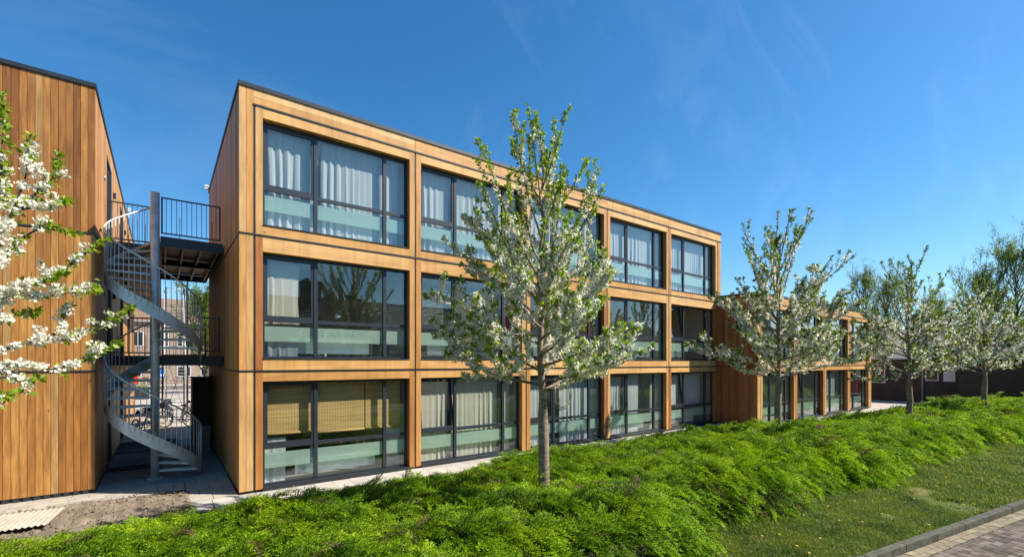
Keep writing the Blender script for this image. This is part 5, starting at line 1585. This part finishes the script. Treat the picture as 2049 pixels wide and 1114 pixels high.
far_tree('street_tree', 'young light green tree before the far terrace, seen under the upper walkway', 3.4, 52.0, 8.6, 3.0, 37, 12000, 0.18, mat='ivy')
# trees across the road, mirrored in the glass
far_tree('garden_tree', 'bare-twigged tree across the road, mirrored in the fourth middle-floor window', 28.0, -16.5, 9.0, 3.6, 38, 1500, 0.14)

# ================================================================== JUNIPER BED
def pw(x, xs, ys): return np.interp(x, xs, ys)
BX = [-14, -6, -1.8, 0.2, 1.2, 2.5, 6.7, 12, 16, 19, 23, 27.5, 33, 39, 49, 60]
BY = [10.7, 10.7, 10.6, 10.3, 10.1, 10.2, 10.2, 10.35, 10.35, 9.2, 8.3, 7.9, 7.6, 7.2, 5.6, 4.2]
FX = [-14, -4, 2, 5.0, 6.3, 7.6, 9.2, 10.6, 11.8, 13.2, 15.0, 17.5, 20.6, 25, 35, 49, 60]
FY = [3.2, 3.2, 3.3, 3.7, 4.15, 4.65, 4.0, 4.15, 3.5, 3.8, 3.45, 3.25, 3.15, 2.4, 1.0, -0.8, -1.5]
def vnoise(x, y, s, seed):
    r = np.random.default_rng(seed); T = r.random((64, 64))
    u, v = x/s, y/s; i, j = np.floor(u).astype(int), np.floor(v).astype(int); fu, fv = u-i, v-j
    fu, fv = fu*fu*(3-2*fu), fv*fv*(3-2*fv)
    g = lambda a, b_: T[a % 64, b_ % 64]
    return (g(i, j)*(1-fu)+g(i+1, j)*fu)*(1-fv) + (g(i, j+1)*(1-fu)+g(i+1, j+1)*fu)*fv
def bed_h(x, y):
    yb = pw(x, BX, BY) + 0.35*(vnoise(x, y*0, 0.9, 1)-0.5); yf = pw(x, FX, FY) + 0.9*(vnoise(x, y*0+3, 1.7, 2)-0.5)
    db, df = yb-y, y-yf
    e = (1-np.exp(-np.maximum(db, 0)/1.5))*1.06*(1-np.exp(-np.maximum(df, 0)/0.30))
    h = 0.78*e + 0.42*(vnoise(x, y, 1.25, 3)-0.5)*e + 0.34*(vnoise(x, y, 0.5, 4)-0.5)*e
    h = h*np.interp(x, [-14, -1, 3, 60], [0.75, 0.75, 1.0, 0.95])
    return np.maximum(h, 0), np.minimum(db, df)

MT['dead'] = leafmat('dead juniper', [(0, (0.10, 0.06, 0.03)), (1, (0.26, 0.17, 0.09))], 0.2, 0.7)
def sprig_mesh(seed, mat='juniper'):
    """one long arching juniper spray, about 1 m at scale 1"""
    rng = np.random.default_rng(seed); V, F, T = [], [], []
    n = 17
    def kite(p, d, up_, l, w_, tone):
        s_ = unit(np.cross(d, up_)); b0 = len(V)
        V.extend([p, p+d*l*0.45+s_*w_, p+d*l, p+d*l*0.45-s_*w_]); F.append([b0, b0+1, b0+2, b0+3]); T.append(tone)
    p = np.zeros(3); d = unit(np.array([1, 0, 0.80])); bend = rng.normal(0, 0.035)
    for i in range(n):
        t = i/n; step = 0.060
        d = unit(d + np.array([0, bend + rng.normal(0, 0.04), -0.085])); p = p + d*step
        for s_ in (-1, 1):
            ln = (0.24*(1-t)**0.8 + 0.05)*rng.uniform(0.6, 1.25)
            dd = unit(d*1.0 + np.array([0, s_*0.62, 0]) + np.array([0, 0, rng.uniform(-0.15, 0.55)]))
            m = max(2, int(ln/0.034)); q = p.copy()
            for k in range(m):
                dd = unit(dd + np.array([0.06, 0, 0.06]) + rng.normal(0, 0.09, 3)); q = q + dd*0.034
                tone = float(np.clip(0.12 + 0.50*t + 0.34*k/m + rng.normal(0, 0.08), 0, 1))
                for w_ in (-1, 1):
                    kd = unit(dd*0.9 + np.cross(dd, [0, 0, 1])*w_*0.6 + rng.normal(0, 0.2, 3))
                    kite(q, kd, rng.normal(0, 1, 3), 0.050, 0.0115, tone)
        kite(p, unit(d+rng.normal(0, .2, 3)), rng.normal(0, 1, 3), 0.07, 0.012, float(np.clip(0.4+0.6*t, 0, 1)))
    V = np.array(V, dtype=np.float32); F = np.array(F, dtype=np.int32)
    me = bpy.data.meshes.new('juniper_sprig'); me.vertices.add(len(V)); me.vertices.foreach_set('co', V.ravel())
    me.loops.add(F.size); me.loops.foreach_set('vertex_index', F.ravel()); me.polygons.add(len(F)); me.polygons.foreach_set('loop_start', np.arange(0, F.size, 4, dtype=np.int32))
    at = me.attributes.new('tone', 'FLOAT', 'FACE'); at.data.foreach_set('value', np.array(T, dtype=np.float32))
    me.update(calc_edges=True); me.materials.append(MT[mat])
    return me

def tuft_mesh(seed):
    rng = np.random.default_rng(seed); V, F, T = [], [], []
    for i in range(26):
        p = np.array([rng.normal(0, 0.05), rng.normal(0, 0.05), -0.005]); a = rng.uniform(0, 2*PI); s_ = np.array([-math.sin(a), math.cos(a), 0])*0.0028
        o = np.array([math.cos(a), math.sin(a), 0]); h = rng.uniform(0.018, 0.065); l = rng.uniform(0.01, 0.05)
        b0 = len(V); m = p + o*l*0.35 + np.array([0, 0, h*0.7]); e = p + o*l + np.array([0, 0, h])
        V.extend([p-s_, p+s_, m+s_*0.8, m-s_*0.8]); F.append([b0, b0+1, b0+2, b0+3]); T.append(rng.random()*0.9)
        b0 = len(V); V.extend([m-s_*0.8, m+s_*0.8, e+s_*0.1, e-s_*0.1]); F.append([b0, b0+1, b0+2, b0+3]); T.append(T[-1])
    V = np.array(V, dtype=np.float32); F = np.array(F, dtype=np.int32)
    me = bpy.data.meshes.new('grass_tuft'); me.vertices.add(len(V)); me.vertices.foreach_set('co', V.ravel())
    me.loops.add(F.size); me.loops.foreach_set('vertex_index', F.ravel()); me.polygons.add(len(F)); me.polygons.foreach_set('loop_start', np.arange(0, F.size, 4, dtype=np.int32))
    at = me.attributes.new('tone', 'FLOAT', 'FACE'); at.data.foreach_set('value', np.array(T, dtype=np.float32))
    me.update(calc_edges=True); me.materials.append(MT['blade'])
    return me

def scatter(name, label, cat, P, ROT, S, protos, base=None, basemat=None):
    """one object: a base surface plus proto meshes instanced on its loose points"""
    n = len(P); Vb, Fb = base if base else (np.zeros((0, 3)), np.zeros((0, 4), int))
    V = np.concatenate([Vb, P]).astype(np.float32)
    me = bpy.data.meshes.new(name); me.vertices.add(len(V)); me.vertices.foreach_set('co', V.ravel())
    if len(Fb):
        Fb = np.asarray(Fb, dtype=np.int32); me.loops.add(Fb.size); me.loops.foreach_set('vertex_index', Fb.ravel())
        me.polygons.add(len(Fb)); me.polygons.foreach_set('loop_start', np.arange(0, Fb.size, 4, dtype=np.int32))
    z = np.zeros(len(Vb))
    me.attributes.new('scl', 'FLOAT', 'POINT').data.foreach_set('value', np.concatenate([z, S]).astype(np.float32))
    me.attributes.new('rot', 'FLOAT_VECTOR', 'POINT').data.foreach_set('vector', np.concatenate([np.zeros((len(Vb), 3)), ROT]).astype(np.float32).ravel())
    me.update(calc_edges=True)
    if basemat: me.materials.append(basemat)
    o = bpy.data.objects.new(name, me); COL.objects.link(o); tag(o, label, cat, kind='stuff')
    pc = bpy.data.collections.new(name + '_prototypes')          # never linked to the scene
    for i, m in enumerate(protos):
        po = bpy.data.objects.new('%s_prototype' % name, m); pc.objects.link(po)
    ng = bpy.data.node_groups.new(name + '_nodes', 'GeometryNodeTree')
    ng.interface.new_socket('Geometry', in_out='INPUT', socket_type='NodeSocketGeometry')
    ng.interface.new_socket('Geometry', in_out='OUTPUT', socket_type='NodeSocketGeometry')
    gi, go = ng.nodes.new('NodeGroupInput'), ng.nodes.new('NodeGroupOutput')
    ci = ng.nodes.new('GeometryNodeCollectionInfo'); ci.inputs['Collection'].default_value = pc
    ci.inputs['Separate Children'].default_value = True
    iop = ng.nodes.new('GeometryNodeInstanceOnPoints'); iop.inputs['Pick Instance'].default_value = True
    na = ng.nodes.new('GeometryNodeInputNamedAttribute'); na.data_type = 'FLOAT'; na.inputs['Name'].default_value = 'scl'
    nr = ng.nodes.new('GeometryNodeInputNamedAttribute'); nr.data_type = 'FLOAT_VECTOR'; nr.inputs['Name'].default_value = 'rot'
    cmp_ = ng.nodes.new('FunctionNodeCompare'); cmp_.data_type = 'FLOAT'; cmp_.operation = 'GREATER_THAN'
    cmp_.inputs['B'].default_value = 0.001
    e2r = ng.nodes.new('FunctionNodeEulerToRotation')
    jg = ng.nodes.new('GeometryNodeJoinGeometry'); lk = ng.links.new
    lk(gi.outputs[0], iop.inputs['Points']); lk(ci.outputs[0], iop.inputs['Instance'])
    a_out = [s_ for s_ in na.outputs if s_.enabled][0]; r_out = [s_ for s_ in nr.outputs if s_.enabled][0]
    lk(a_out, [s_ for s_ in cmp_.inputs if s_.enabled][0]); lk(cmp_.outputs[0], iop.inputs['Selection'])
    lk(a_out, iop.inputs['Scale']); lk(r_out, e2r.inputs[0]); lk(e2r.outputs[0], iop.inputs['Rotation'])
    lk(iop.outputs[0], jg.inputs[0]); lk(gi.outputs[0], jg.inputs[0]); lk(jg.outputs[0], go.inputs[0])
    md = o.modifiers.new('scatter', 'NODES'); md.node_group = ng
    return o

def juniper():
    rng = np.random.default_rng(9)
    # base mound
    xs = np.concatenate([np.arange(-8, 24, 0.16), np.arange(24, 58, 0.4)]); nv = 60
    Vb = []
    for x in xs:
        t = np.linspace(0, 1, nv); y0_, y1_ = pw(x, FX, FY)-0.6, pw(x, BX, BY)+0.4
        y = y0_+(y1_-y0_)*t; h, d = bed_h(np.full(nv, x), y)
        Vb.append(np.stack([np.full(nv, x), y, h*0.66-0.12], 1))
    Vb = np.concatenate(Vb); nxs = len(xs)
    ii, jj = np.meshgrid(np.arange(nxs-1), np.arange(nv-1), indexing='ij'); a = (ii*nv+jj).ravel()
    Fb = np.stack([a, a+nv, a+nv+1, a+1], 1)
    PP, RR, SS = [], [], []
    def zone(x0, x1, dens, smin, smax):
        y0_, y1_ = -1.5, 10.6; n = int((x1-x0)*(y1_-y0_)*dens)
        x, y = rng.uniform(x0, x1, n), rng.uniform(y0_, y1_, n)
        h, d = bed_h(x, y); keep = d > 0.02
        dist = np.hypot(x, y); fwd = x*0.6023+y*0.7983; lat = x*0.7983-y*0.6023
        keep &= (fwd > 2.0) & (np.abs(lat) < fwd*1.45+1.5)
        x, y, h = x[keep], y[keep], h[keep]; e = 0.05
        hx = (bed_h(x+e, y)[0]-bed_h(x-e, y)[0])/(2*e); hy = (bed_h(x, y+e)[0]-bed_h(x, y-e)[0])/(2*e)
        az = np.arctan2(-hy-0.40, -hx+0.50) + (vnoise(x, y, 1.1, 21)-0.5)*2.2 + rng.normal(0, 0.42, len(x))          # droop outward, drifting to the right
        steep = np.clip(np.hypot(hx, hy), 0, 2.0)
        pitch = np.radians(12) - np.arctan(steep)*0.55 + rng.normal(0, 0.24, len(x))
        roll = rng.normal(0, 0.35, len(x))
        s_ = rng.uniform(smin, smax, len(x))
        PP.append(np.stack([x, y, h*0.86-0.06-0.05+rng.uniform(-0.12, 0.05, len(x)) + 0.10*(vnoise(x, y, 0.28, 22)-0.6)], 1)); RR.append(np.stack([roll, -pitch, az], 1)); SS.append(s_)
    zone(-8, 12.5, 150, 0.28, 0.62); zone(12.5, 22, 95, 0.40, 0.80); zone(22, 57, 42, 0.55, 1.0)
    P, Rr, S = np.concatenate(PP), np.concatenate(RR), np.concatenate(SS)
    print('juniper sprigs', len(P))
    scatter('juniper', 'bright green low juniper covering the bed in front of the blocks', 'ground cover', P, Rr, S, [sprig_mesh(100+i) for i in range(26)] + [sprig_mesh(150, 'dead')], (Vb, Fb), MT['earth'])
juniper()

def grass():
    rng = np.random.default_rng(19); PP, SS = [], []
    for (x0, x1, dens, sc_) in ((4.5, 13, 420, 1.0), (13, 22, 210, 1.35), (22, 45, 60, 2.2)):
        n = int((x1-x0)*6*dens); x = rng.uniform(x0, x1, n); y = rng.uniform(-3, 5.2, n)
        kerb_y = 2.29-0.175*(x-8.0)
        h, d = bed_h(x, y)
        bare = vnoise(x, y, 0.9, 8)*0.6+vnoise(x, y, 0.33, 9)*0.4
        keep = (y > kerb_y+0.01) & (y < pw(x, FX, FY)+0.5) & (bare > 0.26) & ((x*0.7983-y*0.6023) < (x*0.6023+y*0.7983)*1.4+1)
        x, y = x[keep], y[keep]; PP.append(np.stack([x, y, np.full(len(x), -0.01)], 1)); SS.append(rng.uniform(0.7, 1.4, len(x))*sc_)
    P, S = np.concatenate(PP), np.concatenate(SS); n = len(P)
    print('tufts', n)
    scatter('grass', 'short worn grass verge between the juniper and the kerb', 'grass', P, np.stack([np.zeros(n), np.zeros(n), rng.uniform(0, 6.28, n)], 1), S, [tuft_mesh(200+i) for i in range(5)])
    # clover leaves and small white daisies
    m = 900
    x = rng.uniform(5.5, 20, m); y = 2.29-0.175*(x-8.0) + rng.uniform(0.1, 1.8, m)
    keep = (y < pw(x, FX, FY)-0.05) & (vnoise(x, y, 0.6, 12) > 0.55); x, y = x[keep], y[keep]; k = len(x)
    P = np.repeat(np.stack([x, y, np.full(k, 0.02)], 1), 7, 0); P += rng.normal(0, 1, P.shape)*np.array([0.035, 0.035, 0.006])
    D = rng.normal(0, 1, P.shape)*np.array([1, 1, 0.15])
    o = leaves_obj('clover', rng, P, D, 0.034, MT['clover'], None, droop=0.0, spread=0.3); tag(o, 'broad-leaved clover scattered through the verge', 'clover', kind='stuff')
MT['dandelion'] = simple('dandelion yellow', (0.75, 0.55, 0.02), 0.6)
def dandelions():
    rng = np.random.default_rng(4); P = []
    for i in range(46):
        x = rng.uniform(6.5, 24); y = 2.29-0.175*(x-8.0) + rng.uniform(0.1, 1.7)
        if y < pw(x, FX, FY): P.append((x, y))
    for i, (x, y) in enumerate(P):
        if i == 0:
            b = MB(1); b.tube([(0, 0, 0), (0.004, 0, 0.055)], 0.002, 5); b.tube([(0.004, 0, 0.05), (0.004, 0, 0.062), (0.004, 0, 0.068)], [0.006, 0.02, 0.012], 10); o0_ = b.build('dandelion', MT['dandelion']); o = o0_
        else:
            o = o0_.copy(); COL.objects.link(o)
        o.location = (x, y, 0); tag(o, 'small yellow dandelion in the grass verge', 'flower', 'dandelions scattered in the verge')
dandelions()
MT['clover'] = leafmat('clover leaf', [(0, (0.05, 0.11, 0.03)), (1, (0.11, 0.19, 0.07))], 0.2, 0.35)
grass()
